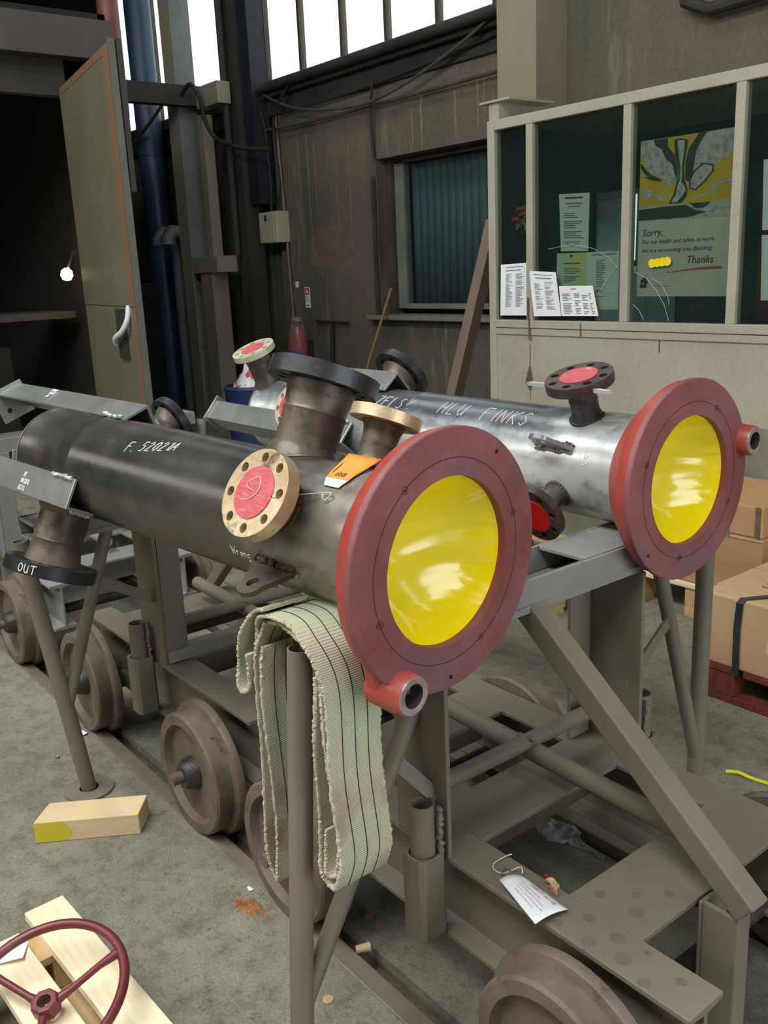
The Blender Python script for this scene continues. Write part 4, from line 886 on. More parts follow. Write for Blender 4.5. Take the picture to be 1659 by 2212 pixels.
def tag_text(s_, u_, v_, size, m, nm):
    cu = bpy.data.curves.new(nm, 'FONT'); cu.body = s_; cu.size = 1.0; cu.resolution_u = 1
    ob = bpy.data.objects.new('tmp', cu); C.objects.link(ob); me = bpy.data.meshes.new_from_object(ob.evaluated_get(bpy.context.evaluated_depsgraph_get())); bpy.data.objects.remove(ob)
    off = wloc(sn)
    for vt in me.vertices:
        a, b = u_+vt.co.x*size, v_-vt.co.y*size*1.75
        vt.co = tg_pt(a, b)+Vector((0, 0, 0.0012))-off
    me.materials.clear(); me.materials.append(m); o2 = bpy.data.objects.new(nm, me); C.objects.link(o2); o2.parent = sn
tag_text('SAFETY NOTE', 0.30, 0.23, 0.088, PRINT_R, 'heading')
for i, s_ in enumerate(('THIS ITEM MUST ONLY BE', 'USED IN THE VERTICAL POSITION', 'DO NOT USE FOR INSTALLING THE', 'LINE IN THE HORIZONTAL')):
    tag_text(s_, 0.20+0.03*i, 0.42+i*0.13, 0.0385, mat('faint_red_print', (190, 140, 146), rough=0.8, bump=0), 'small_print')
MB().tube(smooth_path([(-1.138, 1.205, 0.388), (-1.150, 1.212, 0.394), (-1.163, 1.196, 0.386), (-1.170, 1.180, 0.384), (-1.190, 1.176, 0.383), (-1.205, 1.190, 0.384), (-1.205, 1.222, 0.385), (-1.200, 1.238, 0.386)], 6), 0.0013, 6).build('string', STRING, sn)
MB().tube(smooth_path([(-1.165, 1.196, 0.387), (-1.155, 1.183, 0.390), (-1.168, 1.176, 0.386), (-1.178, 1.192, 0.388), (-1.160, 1.192, 0.392), (-1.142, 1.172, 0.398)], 6), 0.0016, 6).build('string_knot', mat('grey_string', (120, 110, 96), rough=0.9, bump=0.2), sn)
# small litter
def blob(name, loc, sx, sy, sz_, m, label, cat, seed, group=None, root=None):
    mb = MB(); rows = []
    for i in range(9):
        th = PI*i/8; row = []
        for k in range(14):
            q = 2*PI*k/14; v = Vector((math.sin(th)*math.cos(q), math.sin(th)*math.sin(q), math.cos(th)))
            f = 1+0.35*mnoise.noise(v*1.7+Vector((seed, 0, 0)))
            row.append(Vector(loc)+Vector((v.x*sx*f, v.y*sy*f, max(-0.0, (v.z*0.9+0.25)*sz_*f))))
        rows.append(row)
    return tag(mb.grid(rows, True, True).build(name, m), label, cat, group)
leafm = mat('dry_leaf', (196, 168, 122), (150, 96, 70), rough=0.8, scale=40, bump=0.3)
lf = thing('dry_leaf_scrap', 'curled dry leaf scrap with a red corner beside the safety tag', 'litter', (-1.06, 1.262, 0.0))
lf.location = (-1.075, 1.222, 0.38)
def curl(p, a, l, w, hgt, m, nm):
    e = Vector((math.cos(a), math.sin(a), 0)); n = Vector((-e.y, e.x, 0))
    MB().grid([[Vector(p)+e*l*i/5+n*w*(k-2)/2*(1-abs(i-2.5)/3.4)+Vector((0, 0, 0.002+hgt*abs(k-2)/2+0.004*math.sin(i))) for k in range(5)] for i in range(6)]).build(nm, m, lf, solid=0.0006)
curl((-1.092, 1.222, 0.38), 0.3, 0.030, 0.010, 0.010, leafm, 'leaf'); curl((-1.075, 1.214, 0.38), -0.2, 0.026, 0.009, 0.012, leafm, 'leaf'); curl((-1.100, 1.226, 0.388), 0.9, 0.016, 0.005, 0.002, mat('red_leaf', (150, 30, 44), rough=0.6, bump=0.1), 'red_leaf')
# clear plastic scrap between the rails
mb = MB(); rows = []
for i in range(26):
    f = i/25; wv = 0.045*math.sin(PI*min(1, f*1.15+0.04))*(1 if f < 0.6 else 0.55)+0.006
    rows.append([Vector((-1.665+0.27*f+0.004*math.sin(k*9+i), 1.80+wv*(k-6)/6, 0.004+0.030*abs(mnoise.noise(Vector((f*11, k*0.75, 2))))*(1 if f < 0.65 else 0.5))) for k in range(13)])
CLEAR = glassy('clear_plastic_film', (200, 206, 216), 0.42, 0.06)
tag(mb.grid(rows).build('plastic_scrap', CLEAR, sharp=25), 'crumpled clear plastic scrap on the floor beside the far rail', 'plastic')
# rust dirt patch, discs, stub and scraps
mb = MB()
rg = random.Random(3)
for k in range(420):
    a = rg.uniform(0, 2*PI); r_ = abs(rg.gauss(0, 0.45)); x = -1.885+0.085*r_*math.cos(a)+0.03*r_*math.sin(a); y = 0.965+0.045*r_*math.sin(a); s_ = rg.uniform(0.0015, 0.0065)*(1.15-min(1, r_*0.7))
    ps = [(x+s_*rg.uniform(.7, 1.4)*math.cos(q), y+s_*rg.uniform(.7, 1.4)*math.sin(q), 0.0003) for q in (0.3, 1.5, 2.8, 4.0, 5.2)]+[(x, y, s_*rg.uniform(.5, 1.3))]
    mb.add(ps, [(n_, (n_+1) % 5, 5) for n_ in range(5)])
rd = mb.build('rust_heap', RUSTD, weld=False); tag(rd, 'crumbly heap of orange rust scale on the floor by the near rail', 'rust'); rd['kind'] = 'stuff'
DISC = mat('ochre_plastic_disc', (196, 164, 104), (176, 140, 90), rough=0.6, scale=30, bump=0.1)
DISC2 = mat('pinkish_disc', (150, 112, 88), (136, 100, 80), rough=0.6, scale=30, bump=0.1)
tag(MB().lathe([(0, 0), (0, 0.0125), (0.003, 0.0125), (0.0036, 0.011), (0.0030, 0.004), (0.0030, 0)], (-1.486, 0.935, 0), (0, 0, 1), 28).build('washer_disc', DISC), 'ochre disc lying on the floor outside the near rail', 'disc')
tag(MB().lathe([(0, 0), (0, 0.0115), (0.003, 0.0115), (0.0036, 0.010), (0.0030, 0.003), (0.0030, 0)], (-1.649, 1.175, 0), (0, 0, 1), 28).build('washer_disc', DISC2), 'brownish pink disc lying on the floor inside the near rail', 'disc')
tag(MB().lathe([(0, 0), (0, 0.0085), (0.036, 0.0115), (0.036, 0)], (-1.560, 1.070, 0.0135), (0.5, 0.86, 0.06), 20).build('cork_stub', mat('pale_cork', (206, 186, 150), (190, 166, 128), rough=0.9, scale=40, bump=0.3)), 'pale tapered cork stub lying beside the near rail', 'stub')
for (x, y), s_, lb in (((-1.942, 1.00), 0.012, 'tiny white chip on the floor above the rust heap'), ((-3.125, 0.99), 0.030, 'torn cream paper scrap beside the rail under the left prop'), ((-3.02, 0.86), 0.014, 'small pinkish chip on the floor left of the round prop foot')):
    mb = MB(); n = 7; pts = [(x+s_*(0.7+0.5*random.random())*math.cos(2*PI*k/n), y+s_*0.7*(0.6+0.5*random.random())*math.sin(2*PI*k/n), 0.002+0.006*random.random()*s_/0.02) for k in range(n)]
    pts.append((x, y, 0.001)); mb.add(pts, [(k, (k+1) % n, n) for k in range(n)])
    tag(mb.build('floor_scrap', PAPER if 'pink' not in lb else DISC2, solid=0.001), lb, 'scrap')
tag(MB().tube(smooth_path([(-1.42, 2.44, 0.004), (-1.385, 2.452, 0.010), (-1.34, 2.458, 0.006), (-1.26, 2.47, 0.008)], 6), 0.006, 6).build('yellow_tape_scrap', mat('bright_yellow_tape', (236, 230, 40), rough=0.4, bump=0)), 'bright yellow tape scrap curling on the floor at the right edge', 'tape')
# ================================================================ GLAZED CABIN
CY = 4.05
cab = thing('glazed_cabin', 'cream framed site cabin with wired glass windows and lower panels', 'cabin', (-2.6, 4.6, 0))
PL = mat('damp_concrete_plinth', (112, 112, 98), (136, 132, 118), rough=0.9, scale=5, spots=(90, 92, 80), spot_amt=0.4, bump=0.25)
boxo('plinth', (-4.06, CY-0.01, 0), (-0.5, CY+0.14, 0.79), PL, cab)
posts = [-4.037, -3.741, -3.084, -2.469, -1.85, -1.23]
boxo('mullion', (-4.065, CY-0.005, 0.79), (-4.010, CY+0.055, 2.385), CABIN, cab, bev=0.004)
for x in posts[1:]: boxo('mullion', (x-0.024, CY-0.004, 1.27), (x+0.024, CY+0.05, 2.33), CABIN, cab, bev=0.003)
MB().box((-4.01, CY-0.006, 2.33), (-0.5, CY+0.06, 2.385)).build('top_rail', CABIN, cab, bev=0.004)
MB().box((-4.01, CY-0.010, 1.225), (-0.5, CY+0.06, 1.27)).build('sill_rail', CABIN, cab, bev=0.004)
MB().box((-4.01, CY-0.004, 1.185), (-0.5, CY+0.05, 1.222)).build('lower_rail', CABIN, cab, bev=0.003)
boxo('lower_panel', (-4.01, CY+0.006, 0.79), (-2.2, CY+0.03, 1.184), CABIN, cab); boxo('lower_panel', (-2.195, CY+0.006, 0.79), (-0.5, CY+0.03, 1.184), CABIN, cab)
WIRE = glassy('wired_glass', (50, 70, 64), 0.10, 0.08, wire=True, through=(232, 237, 233))
for a, b in zip(posts, posts[1:]+[-0.5]):
    boxo('pane', (a+0.024, CY+0.020, 1.27), (b-0.024, CY+0.026, 2.33), WIRE, cab)
INT = mat('teal_cabin_interior', (46, 57, 55), (56, 66, 64), rough=0.8, scale=2, bump=0.05)
INTR = mat('maroon_cabin_board', (96, 44, 44), (106, 52, 50), rough=0.7, bump=0.05)
boxo('back_wall', (-4.03, 5.30, 0.0), (-0.5, 5.34, 2.36), INT, cab); boxo('end_wall', (-4.06, CY+0.06, 0.0), (-4.02, 5.30, 2.36), INT, cab)
boxo('cabin_roof', (-4.06, CY+0.06, 2.36), (-0.5, 5.34, 2.385), CABIN, cab)
boxo('dado_board', (-3.05, 5.27, 1.2), (-0.5, 5.30, 1.85), INTR, cab)
# torn paint and rust runs on the cabin front
RUN = mat('brown_rust_run', (112, 82, 62), (92, 66, 50), rough=0.9, scale=20, bump=0.2)
for x, z0, z1, w in ((-3.745, 0.80, 1.13, 0.020), (-3.735, 1.16, 1.27, 0.012), (-3.745, 1.27, 1.40, 0.012), (-3.36, 1.19, 1.26, 0.006), (-2.86, 1.12, 1.21, 0.006)):
    mb = MB(); n = 8; y = CY-0.0115 if z0 > 1.15 else CY+0.0045
    n = 16; big = w > 0.015
    def wd(i): f = i/n; return w*((0.12+1.5*math.exp(-((f-0.38)/0.16)**2) if big else 0.6)*(0.75+0.5*abs(math.sin(i*2.3+x)))*(1 if f > 0.22 or not big else 0.35))
    mb.grid([[Vector((x-wd(i), y, z0+(z1-z0)*i/n)), Vector((x+0.6*wd(i)+0.002, y, z0+(z1-z0)*i/n))] for i in range(n+1)])
    mb.build('rust_run', RUN, cab)
# cracks in the glass
CRK = mat('glass_crack', (170, 186, 180), rough=0.3, bump=0)
for pts in ([(-3.62, 1.66), (-3.45, 1.68), (-3.30, 1.65), (-3.20, 1.60), (-3.14, 1.54)], [(-3.14, 1.56), (-3.20, 1.50), (-3.26, 1.42), (-3.30, 1.36)], [(-3.03, 1.52), (-2.96, 1.49), (-2.90, 1.43), (-2.85, 1.36), (-2.82, 1.28)], [(-3.04, 1.36), (-3.00, 1.33), (-2.97, 1.28)], [(-2.93, 1.49), (-2.87, 1.46), (-2.83, 1.40), (-2.82, 1.36)]):
    MB().tube([(x, CY+0.0195, z) for x, z in pts], 0.0011, 5).build('glass_crack', CRK, cab)
# a flanged channel foot on the cabin corner
# inside: glowing strip painting in a reflected lamp, pale equipment cabinet, bunch of flowers
tl = thing('strip_reflection', 'glowing white upright strip inside the cabin, standing in for a reflected lamp', 'lamp', (-3.2, 4.62, 1.5))
MB().cyl((-3.305, 4.42, 1.58), (-3.30, 4.42, 1.93), 0.010, 16).build('tube', emis('reflection_glow', (214, 236, 240), 1.1), tl)
boxo('strip_back', (-3.33, 4.435, 1.55), (-3.27, 4.45, 1.96), INT, tl)
eq = thing('control_cabinet', 'dim grey control cabinet with square buttons inside the cabin', 'cabinet', (-3.9, 5.1, 0))
GREYC = mat('grey_blue_cabinet', (128, 146, 150), (140, 156, 160), rough=0.5, bump=0.02)
boxo('body', (-4.0, 4.95, 0.0), (-3.62, 5.29, 2.0), GREYC, eq, bev=0.006)
for k, z in enumerate((1.90, 1.80, 1.62, 1.52)): boxo('button', (-3.72, 4.938, z-0.022), (-3.675, 4.95, z+0.022), PAPER if k % 2 else PRINT, eq, bev=0.004)
boxo('door', (-3.98, 4.944, 0.1), (-3.80, 4.95, 1.95), mat('pale_cabinet_door', (176, 190, 190), rough=0.5, bump=0), eq)
fb = thing('flower_bunch', 'bunch of red and green artificial flowers behind the left cabin pane', 'flowers', (-3.99, 4.28, 1.74))
FR = mat('dusty_red_petal', (150, 66, 66), (170, 92, 86), rough=0.7, scale=20, bump=0.1); FG = mat('dusty_green_leaf', (120, 140, 86), (146, 160, 100), rough=0.7, scale=20, bump=0.1)
for k in range(16):
    p = Vector((-3.93+random.uniform(-.07, .07), 4.20+random.uniform(-.03, .03), 1.87+random.uniform(-.035, .035)))
    for j in range(3):
        a = random.uniform(0, 6.28); e = Vector((math.cos(a), 0.3, math.sin(a)))*0.020; n = Vector((-e.z, 0.002, e.x))*0.6
        MB().add([p, p+e*0.6+n, p+e*1.2, p+e*0.6-n], [(0, 1, 2, 3)]).build('petal', FR, fb, solid=0.001)
for k in range(8):
    p = Vector((-3.95+random.uniform(-.06, .06), 4.21, 1.83)); e = Vector((random.uniform(-.4, .4), 0, -1)).normalized()*random.uniform(.04, .08); n = Vector((-e.z, 0, e.x))*0.2
    MB().add([p, p+e*0.5+n, p+e, p+e*0.5-n], [(0, 1, 2, 3)]).build('leaf', FG, fb, solid=0.001)
MB().tube([(-3.95, 4.22, 1.84), (-3.98, 4.28, 1.76)], 0.008, 6).build('stem', FG, fb)

# ---- notices and the poster
def sheet(name, label, q, y, m, rows=None, cat='notice', inside=True):
    """q: corners (x, z) tl, tr, br, bl"""
    o = tag(MB().add([(x, y, z) for x, z in q], [(3, 2, 1, 0)]).build(name, m, solid=0.0008), label, cat)
    tl, tr, br, bl = [Vector((x, 0, z)) for x, z in q]
    if rows:
        mb = {}
        for (u0, u1, v0, v1, mm) in rows:
            def P(u, v): p = (tl.lerp(tr, u)).lerp(bl.lerp(br, u), v); return Vector((p.x, y-0.0012, p.z))
            mb.setdefault(mm.name, (MB(), mm))[0].add([P(u0, v0), P(u1, v0), P(u1, v1), P(u0, v1)], [(3, 2, 1, 0)])
        for k, (b, mm) in mb.items(): b.build('print', mm, o, weld=False)
    return o
def textrows(seed, cols, v0, v1, n, m=PRINT, frac=0.8):
    r = random.Random(seed); out = []
    for (a, b) in cols:
        for i in range(n):
            v = v0+(v1-v0)*i/n
            if r.random() < 0.88: out.append((a, a+(b-a)*r.uniform(0.45, 1.0), v, v+(v1-v0)/n*0.5, m))
    return out
sheet('notice_sheet', 'white two-column notice taped to the narrow left cabin pane', [(-3.978, 1.587), (-3.771, 1.592), (-3.773, 1.296), (-3.987, 1.294)], 4.060, PAPER, [(0.2, 0.85, 0.055, 0.07, PRINT), (0.2, 0.78, 0.115, 0.135, PRINT)]+textrows(1, [(0.20, 0.46), (0.58, 0.90)], 0.19, 0.84, 34))
sheet('notice_sheet', 'white two-column notice leaning against the second cabin post', [(-3.731, 1.547), (-3.535, 1.535), (-3.494, 1.297), (-3.697, 1.294)], 4.036, PAPER, [(0.15, 0.85, 0.07, 0.085, PRINT), (0.2, 0.8, 0.14, 0.165, PRINT)]+textrows(2, [(0.14, 0.42), (0.52, 0.86)], 0.23, 0.86, 30))
sheet('notice_sheet', 'white landscape table sheet standing on the cabin sill', [(-3.516, 1.46), (-3.281, 1.459), (-3.238, 1.3), (-3.495, 1.297)], 4.041, PAPER, [(0.35, 0.5, 0.09, 0.12, PRINT_R)]+textrows(3, [(0.08, 0.36), (0.42, 0.60), (0.64, 0.80), (0.84, 0.93)], 0.25, 0.95, 13))
sheet('notice_sheet', 'pale green curled notice hanging in the second cabin pane', [(-3.556, 1.946), (-3.345, 1.937), (-3.349, 1.64), (-3.54, 1.645)], 4.085, PAPERG, [(0.2, 0.8, 0.06, 0.085, PRINT_B), (0.22, 0.78, 0.16, 0.18, PRINT), (0.3, 0.7, 0.21, 0.23, PRINT)]+textrows(4, [(0.14, 0.88)], 0.33, 0.9, 16))
sheet('notice_sheet', 'yellow and pale blue certificate behind the second cabin pane', [(-3.566, 1.634), (-3.351, 1.633), (-3.355, 1.458), (-3.568, 1.461)], 4.082, mat('yellow_blue_certificate', (196, 204, 120), (176, 204, 208), rough=0.7, scale=5, bump=0, lo=0.42, hi=0.58), [(0.44, 0.52, 0.05, 0.13, PRINT_B), (0.22, 0.78, 0.30, 0.335, mat('blue_print', (50, 80, 130), rough=0.8, bump=0))]+textrows(5, [(0.25, 0.8)], 0.45, 0.92, 9))
sheet('notice_sheet', 'tall pale green list behind the cracked cabin pane', [(-3.352, 1.632), (-3.139, 1.633), (-3.14, 1.333), (-3.352, 1.332)], 4.078, PAPERG, [(0.15, 0.9, 0.04, 0.06, PRINT)]+textrows(6, [(0.30, 0.62)], 0.14, 0.80, 22))
sheet('notice_sheet', 'upper white sheet in the right-hand cabin pane at the photo edge', [(-2.362, 1.992), (-2.15, 1.992), (-2.14, 1.69), (-2.35, 1.69)], 4.082, PAPER, textrows(7, [(0.3, 0.9)], 0.2, 0.9, 12))
sheet('notice_sheet', 'lower white sheet in the right-hand cabin pane at the photo edge', [(-2.350, 1.668), (-2.13, 1.668), (-2.12, 1.378), (-2.337, 1.378)], 4.082, PAPER, textrows(8, [(0.3, 0.9)], 0.2, 0.9, 12))
# no-smoking poster
PY = 4.082
po = sheet('no_smoking_poster', 'green-white no-smoking poster with a stubbed cigarette picture and Sorry text', [(-3.022, 2.150), (-2.509, 2.147), (-2.508, 1.398), (-3.026, 1.400)], PY, POSTER, cat='poster')
PX0, PX1, PZ0, PZ1 = -3.024, -2.509, 1.399, 2.149
# pixel window of the poster in the close-up: x 175..1265, y 80..1915 (skewed); give shapes in poster units u right, v down
def poly(pts, m, lift, name):
    mb = MB(); P = [Vector((PX0+(PX1-PX0)*u, PY-0.001-lift, PZ1-(PZ1-PZ0)*v)) for u, v in pts]
    tri = tessellate_polygon([[Vector((u, v, 0)) for u, v in pts]]); mb.add(P, [tuple(t) for t in tri]); return mb.build(name, m, po, weld=False)
HANDG = mat('poster_grey_green', (182, 186, 174), (110, 114, 106), rough=0.7, scale=34, bump=0, lo=0.46, hi=0.72)
HANDD = mat('poster_dark_ink', (34, 42, 36), (52, 60, 52), rough=0.7, scale=60, bump=0)
ART = {
'left_hand': [(0.0, 0.001), (0.156, 0.002), (0.306, 0.004), (0.309, 0.052), (0.387, 0.112), (0.421, 0.183), (0.427, 0.257), (0.38, 0.274), (0.261, 0.254), (0.121, 0.21), (0.07, 0.164), (0.004, 0.077)],
'left_hand_shade': [(0.147, 0.002), (0.306, 0.004), (0.309, 0.052), (0.387, 0.112), (0.426, 0.183), (0.428, 0.26), (0.391, 0.226), (0.372, 0.174), (0.291, 0.128), (0.238, 0.066), (0.168, 0.037)],
'left_finger': [(0.008, 0.136), (0.071, 0.182), (0.131, 0.215), (0.251, 0.253), (0.237, 0.265), (0.134, 0.251), (0.054, 0.227), (0.012, 0.204)],
'left_finger_light': [(0.009, 0.166), (0.052, 0.204), (0.103, 0.231), (0.044, 0.221), (0.011, 0.201)],
'left_thumb_nail': [(0.251, 0.255), (0.341, 0.275), (0.388, 0.314), (0.323, 0.302)],
'right_hand': [(0.639, 0.001), (0.999, 0.0), (1, 0.138), (0.841, 0.194), (0.799, 0.213), (0.704, 0.29), (0.621, 0.339), (0.561, 0.327), (0.511, 0.268), (0.503, 0.171), (0.539, 0.083)],
'right_hand_shade': [(0.639, 0.001), (0.72, 0.001), (0.618, 0.095), (0.6, 0.166), (0.587, 0.239), (0.547, 0.287), (0.511, 0.268), (0.503, 0.171), (0.535, 0.089)],
'thumb_nail_outline': [(0.548, 0.292), (0.586, 0.227), (0.689, 0.181), (0.803, 0.197), (0.807, 0.238), (0.72, 0.297), (0.626, 0.343), (0.559, 0.328)],
'thumb_nail': [(0.563, 0.293), (0.601, 0.234), (0.695, 0.19), (0.789, 0.204), (0.789, 0.234), (0.709, 0.29), (0.622, 0.333), (0.572, 0.321)],
'cigarette_outline': [(0.378, 0.02), (0.447, 0.017), (0.522, 0.03), (0.521, 0.077), (0.508, 0.115), (0.491, 0.199), (0.502, 0.267), (0.538, 0.326), (0.535, 0.365), (0.481, 0.411), (0.339, 0.408), (0.395, 0.346), (0.419, 0.279), (0.439, 0.252), (0.431, 0.183), (0.392, 0.112)],
'cigarette': [(0.414, 0.026), (0.491, 0.031), (0.486, 0.113), (0.472, 0.186), (0.481, 0.255), (0.468, 0.279), (0.505, 0.307), (0.52, 0.336), (0.486, 0.368), (0.429, 0.404), (0.365, 0.402), (0.415, 0.353), (0.429, 0.303), (0.45, 0.275), (0.453, 0.185), (0.427, 0.103)],
'smoke1': [(0.01, 0.31), (0.127, 0.305), (0.141, 0.341), (0.238, 0.343), (0.271, 0.368), (0.335, 0.397), (0.221, 0.378), (0.189, 0.353), (0.101, 0.36), (0.047, 0.365), (0.063, 0.341)],
'smoke2': [(0.528, 0.407), (0.682, 0.367), (0.853, 0.349), (0.776, 0.325), (0.814, 0.309), (1, 0.292), (1, 0.311), (0.837, 0.325), (0.878, 0.356), (0.732, 0.376), (0.587, 0.402)],
'smoke3': [(0.963, 0.256), (1, 0.246), (1, 0.276), (0.976, 0.268)],
'table_edge': [(0.001, 0.415), (0.351, 0.412), (0.549, 0.415), (0.641, 0.453), (0.71, 0.452), (0.796, 0.417), (0.963, 0.413), (1, 0.442), (0.994, 0.513), (0.001, 0.502)],
'table_shadow': [(0.001, 0.431), (0.293, 0.424), (0.53, 0.425), (0.622, 0.46), (0.752, 0.478), (0.556, 0.502), (0.001, 0.501)],
'ash_hollow': [(0.559, 0.417), (0.796, 0.42), (0.72, 0.451), (0.641, 0.452)],
'ground': [(0.0, 0.001), (0.999, 0.0), (1, 0.442), (0.549, 0.419), (0.001, 0.415)],
}
for lift, nm, mm in ((.0002, 'ground', PRINT_Y), (.0006, 'table_edge', HANDG), (.0009, 'table_shadow', HANDD), (.0011, 'ash_hollow', HANDD), (.0008, 'left_hand', HANDG), (.0012, 'left_hand_shade', HANDD), (.0013, 'left_finger', HANDD), (.0015, 'left_finger_light', HANDG), (.0015, 'left_thumb_nail', HANDG),
                     (.0008, 'right_hand', HANDG), (.0012, 'right_hand_shade', HANDD), (.0014, 'thumb_nail_outline', HANDD), (.0017, 'thumb_nail', HANDG), (.0018, 'cigarette_outline', HANDD), (.0021, 'cigarette', HANDG), (.0013, 'smoke1', HANDG), (.0013, 'smoke2', HANDG), (.0013, 'smoke3', HANDG)):
    poly(ART[nm], mm, lift, 'picture_'+nm.rstrip('123'))
def ptext(s_, u, v, size, m=PRINT_B, sh=0.18, nm='lettering', sp=1.0):
    text_obj(nm, s_, (PX0+(PX1-PX0)*u, PY-0.0012, PZ1-(PZ1-PZ0)*v), (1, 0, 0), (0, 0, 1), size, m, po, sh, space=sp)
ptext('Sorry,', .045, .605, .050); ptext('For our health and safety at work,', .045, .655, .0292, sp=1.02); ptext('this is a no-smoking area (Building)', .045, .71, .0285); ptext('Thanks', .55, .79, .052)
mb = MB(); mb.grid([[Vector((PX0+(PX1-PX0)*(.33+.6*i/10), PY-0.0022, PZ1-(PZ1-PZ0)*(.845-.025*math.sin(PI*.55*i/10)-.0007*i))), Vector((PX0+(PX1-PX0)*(.33+.6*i/10), PY-0.0022, PZ1-(PZ1-PZ0)*(.847+.0008*i-.025*math.sin(PI*.55*i/10))))] for i in range(11)]); mb.build('red_underline', PRINT_R, po, weld=False)
for k, (u, v) in enumerate(((.085, .885), (.105, .905), (.06, .90), (.09, .93), (.05, .93))): poly([(u+.022*math.cos(q), v+.014*math.sin(q)) for q in [2*PI*i/12 for i in range(12)]], HANDD, .0012+.0001*k, 'clover_mark')
ptext('smoke free workplace', .16, .935, .012, PRINT)
YD = mat('yellow_dot_sticker', (240, 206, 20), rough=0.5, bump=0)
for k in range(4):
    u, v = .185+.058*k, .782-.003*k
    c_ = (PX0+(PX1-PX0)*u, CY+0.0195, PZ1-(PZ1-PZ0)*v)
    tag(MB().lathe([(0, 0), (0, .022), (.0008+.0003*k, .022), (.0008+.0003*k, 0)], c_, (0, -1, 0), 28).build('dot_sticker', YD), ('leftmost', 'second from left', 'third from left', 'rightmost')[k]+' yellow dot sticker of the row beside Thanks', 'sticker', 'yellow dot stickers on the poster pane')

# ================================================================ CARTONS AND PALLETS
pr = thing('red_pallet', 'red stained pallet under the strapped long carton at the right edge', 'pallet', (-1.2, 3.1, 0))
for y in (2.87, 3.16, 3.45): boxo('runner', (-1.83, y, 0), (-0.45, y+0.075, 0.028), PALRED, pr, bev=0.003)
for y in (2.87, 3.16, 3.45):
    for x in (-1.83, -1.2, -0.62): boxo('spacer_block', (x, y, 0.028), (x+0.17, y+0.075, 0.118), PALRED, pr, bev=0.003)
for k in range(7): boxo('top_board', (-1.83+k*0.205, 2.865, 0.118), (-1.83+k*0.205+0.16, 3.53, 0.142), PALRED, pr, bev=0.003)
lc = thing('long_carton', 'long tan carton with a black strap on the red pallet', 'carton', (-1.2, 3.1, 0.143))
boxo('body', (-1.80, 2.865, 0.143), (-0.45, 3.46, 0.412), CARD2, lc, bev=0.008)
boxo('flap', (-1.795, 2.95, 0.412), (-0.46, 3.20, 0.416), CARD2, lc); boxo('flap', (-1.795, 3.21, 0.412), (-0.46, 3.455, 0.416), CARD2, lc)
text_obj('lettering', 'VAC', (-1.52, 3.06, 0.417), (-1, 0.1, 0), (0, -1, 0), 0.075, mat('brown_print', (120, 72, 60), rough=0.8, bump=0), lc)
st = thing('carton_strap', 'glossy black strap wound round the long tan carton', 'strap', (-1.65, 2.86, 0.143))
MB().grid([[Vector((x+dx, y, z)) for x in (-1.662, -1.636)] for dx, y, z in ((0, 2.858, 0.125), (-0.004, 2.8585, 0.20), (-0.006, 2.859, 0.30), (0, 2.860, 0.40), (0.01, 2.868, 0.418), (0.05, 2.93, 0.4195), (0.20, 3.20, 0.4195), (0.30, 3.465, 0.418))], smooth=False).build('band', STRAP, st, solid=0.0012)
bag = MB(); rows = []
for i in range(14):
    rows.append([Vector((-1.53+0.075*k*(1+0.2*math.sin(i)), 2.852+0.040*i*(1 if i > 4 else 0)+0.008*math.sin(k*2+i)-0.012, 0.25+0.045*min(i, 4)+0.022*(abs(mnoise.noise(Vector((i*0.7, k*0.8, 3))))) if i < 5 else 0.428+0.05*abs(mnoise.noise(Vector((i*0.6, k*0.9, 5)))))) for k in range(10)])
tag(bag.grid(rows).build('plastic_bag', glassy('cloudy_plastic', (206, 206, 180), 0.62, 0.15), sharp=25), 'cloudy plastic bag draped over the strapped long carton', 'bag')
p2 = thing('timber_pallet', 'bare timber pallet under the two stacked brown cartons', 'pallet', (-2.2, 3.75, 0))
for x in (-2.62, -2.29, -1.97): boxo('spacer_block', (x, 3.50, 0.0), (x+0.10, 3.60, 0.14), PINE_D, p2, bev=0.003); boxo('spacer_block', (x, 3.88, 0.0), (x+0.10, 3.98, 0.14), PINE_D, p2, bev=0.003)
for y in (3.49, 3.68, 3.87): boxo('top_board', (-2.64, y, 0.14), (-1.86, y+0.12, 0.165), PINE, p2, bev=0.003)
cA = thing('brown_carton', 'lower brown carton of the two stacked behind the far flange', 'carton', (-2.2, 3.75, 0.165))
boxo('body', (-2.62, 3.50, 0.166), (-1.93, 3.98, 0.432), CARD, cA, bev=0.008); boxo('lid_edge', (-2.62, 3.496, 0.420), (-1.93, 3.50, 0.432), CARD2, cA)
cB = thing('brown_carton', 'upper brown carton with worn tape, top of the stack', 'carton', (-2.2, 3.75, 0.433))
boxo('body', (-2.60, 3.50, 0.433), (-1.935, 3.97, 0.572), CARD, cB, bev=0.008); boxo('tape', (-1.970, 3.497, 0.435), (-1.945, 3.50, 0.570), mat('brown_tape', (96, 74, 56), (130, 112, 94), rough=0.35, scale=20, bump=0.1), cB)
p3 = thing('block_pallet', 'stamped block pallet on the floor behind the far trolley post', 'pallet', (-3.0, 3.4, 0))
for x in (-3.55, -3.15, -2.80): boxo('spacer_block', (x, 3.02, 0.022), (x+0.10, 3.16, 0.10), PINE_D, p3, bev=0.003); boxo('spacer_block', (x, 3.62, 0.022), (x+0.10, 3.76, 0.10), PINE_D, p3, bev=0.003)
for y in (3.02, 3.33, 3.62): boxo('top_board', (-3.56, y, 0.122), (-2.69, y+0.14, 0.144), PINE_D, p3, bev=0.003); boxo('runner', (-3.56, y, 0.0), (-2.69, y+0.12, 0.022), PINE_D, p3)
for x in (-3.56, -3.16, -2.81): boxo('cross_board', (x, 3.02, 0.10), (x+0.12, 3.76, 0.122), PINE_D, p3)
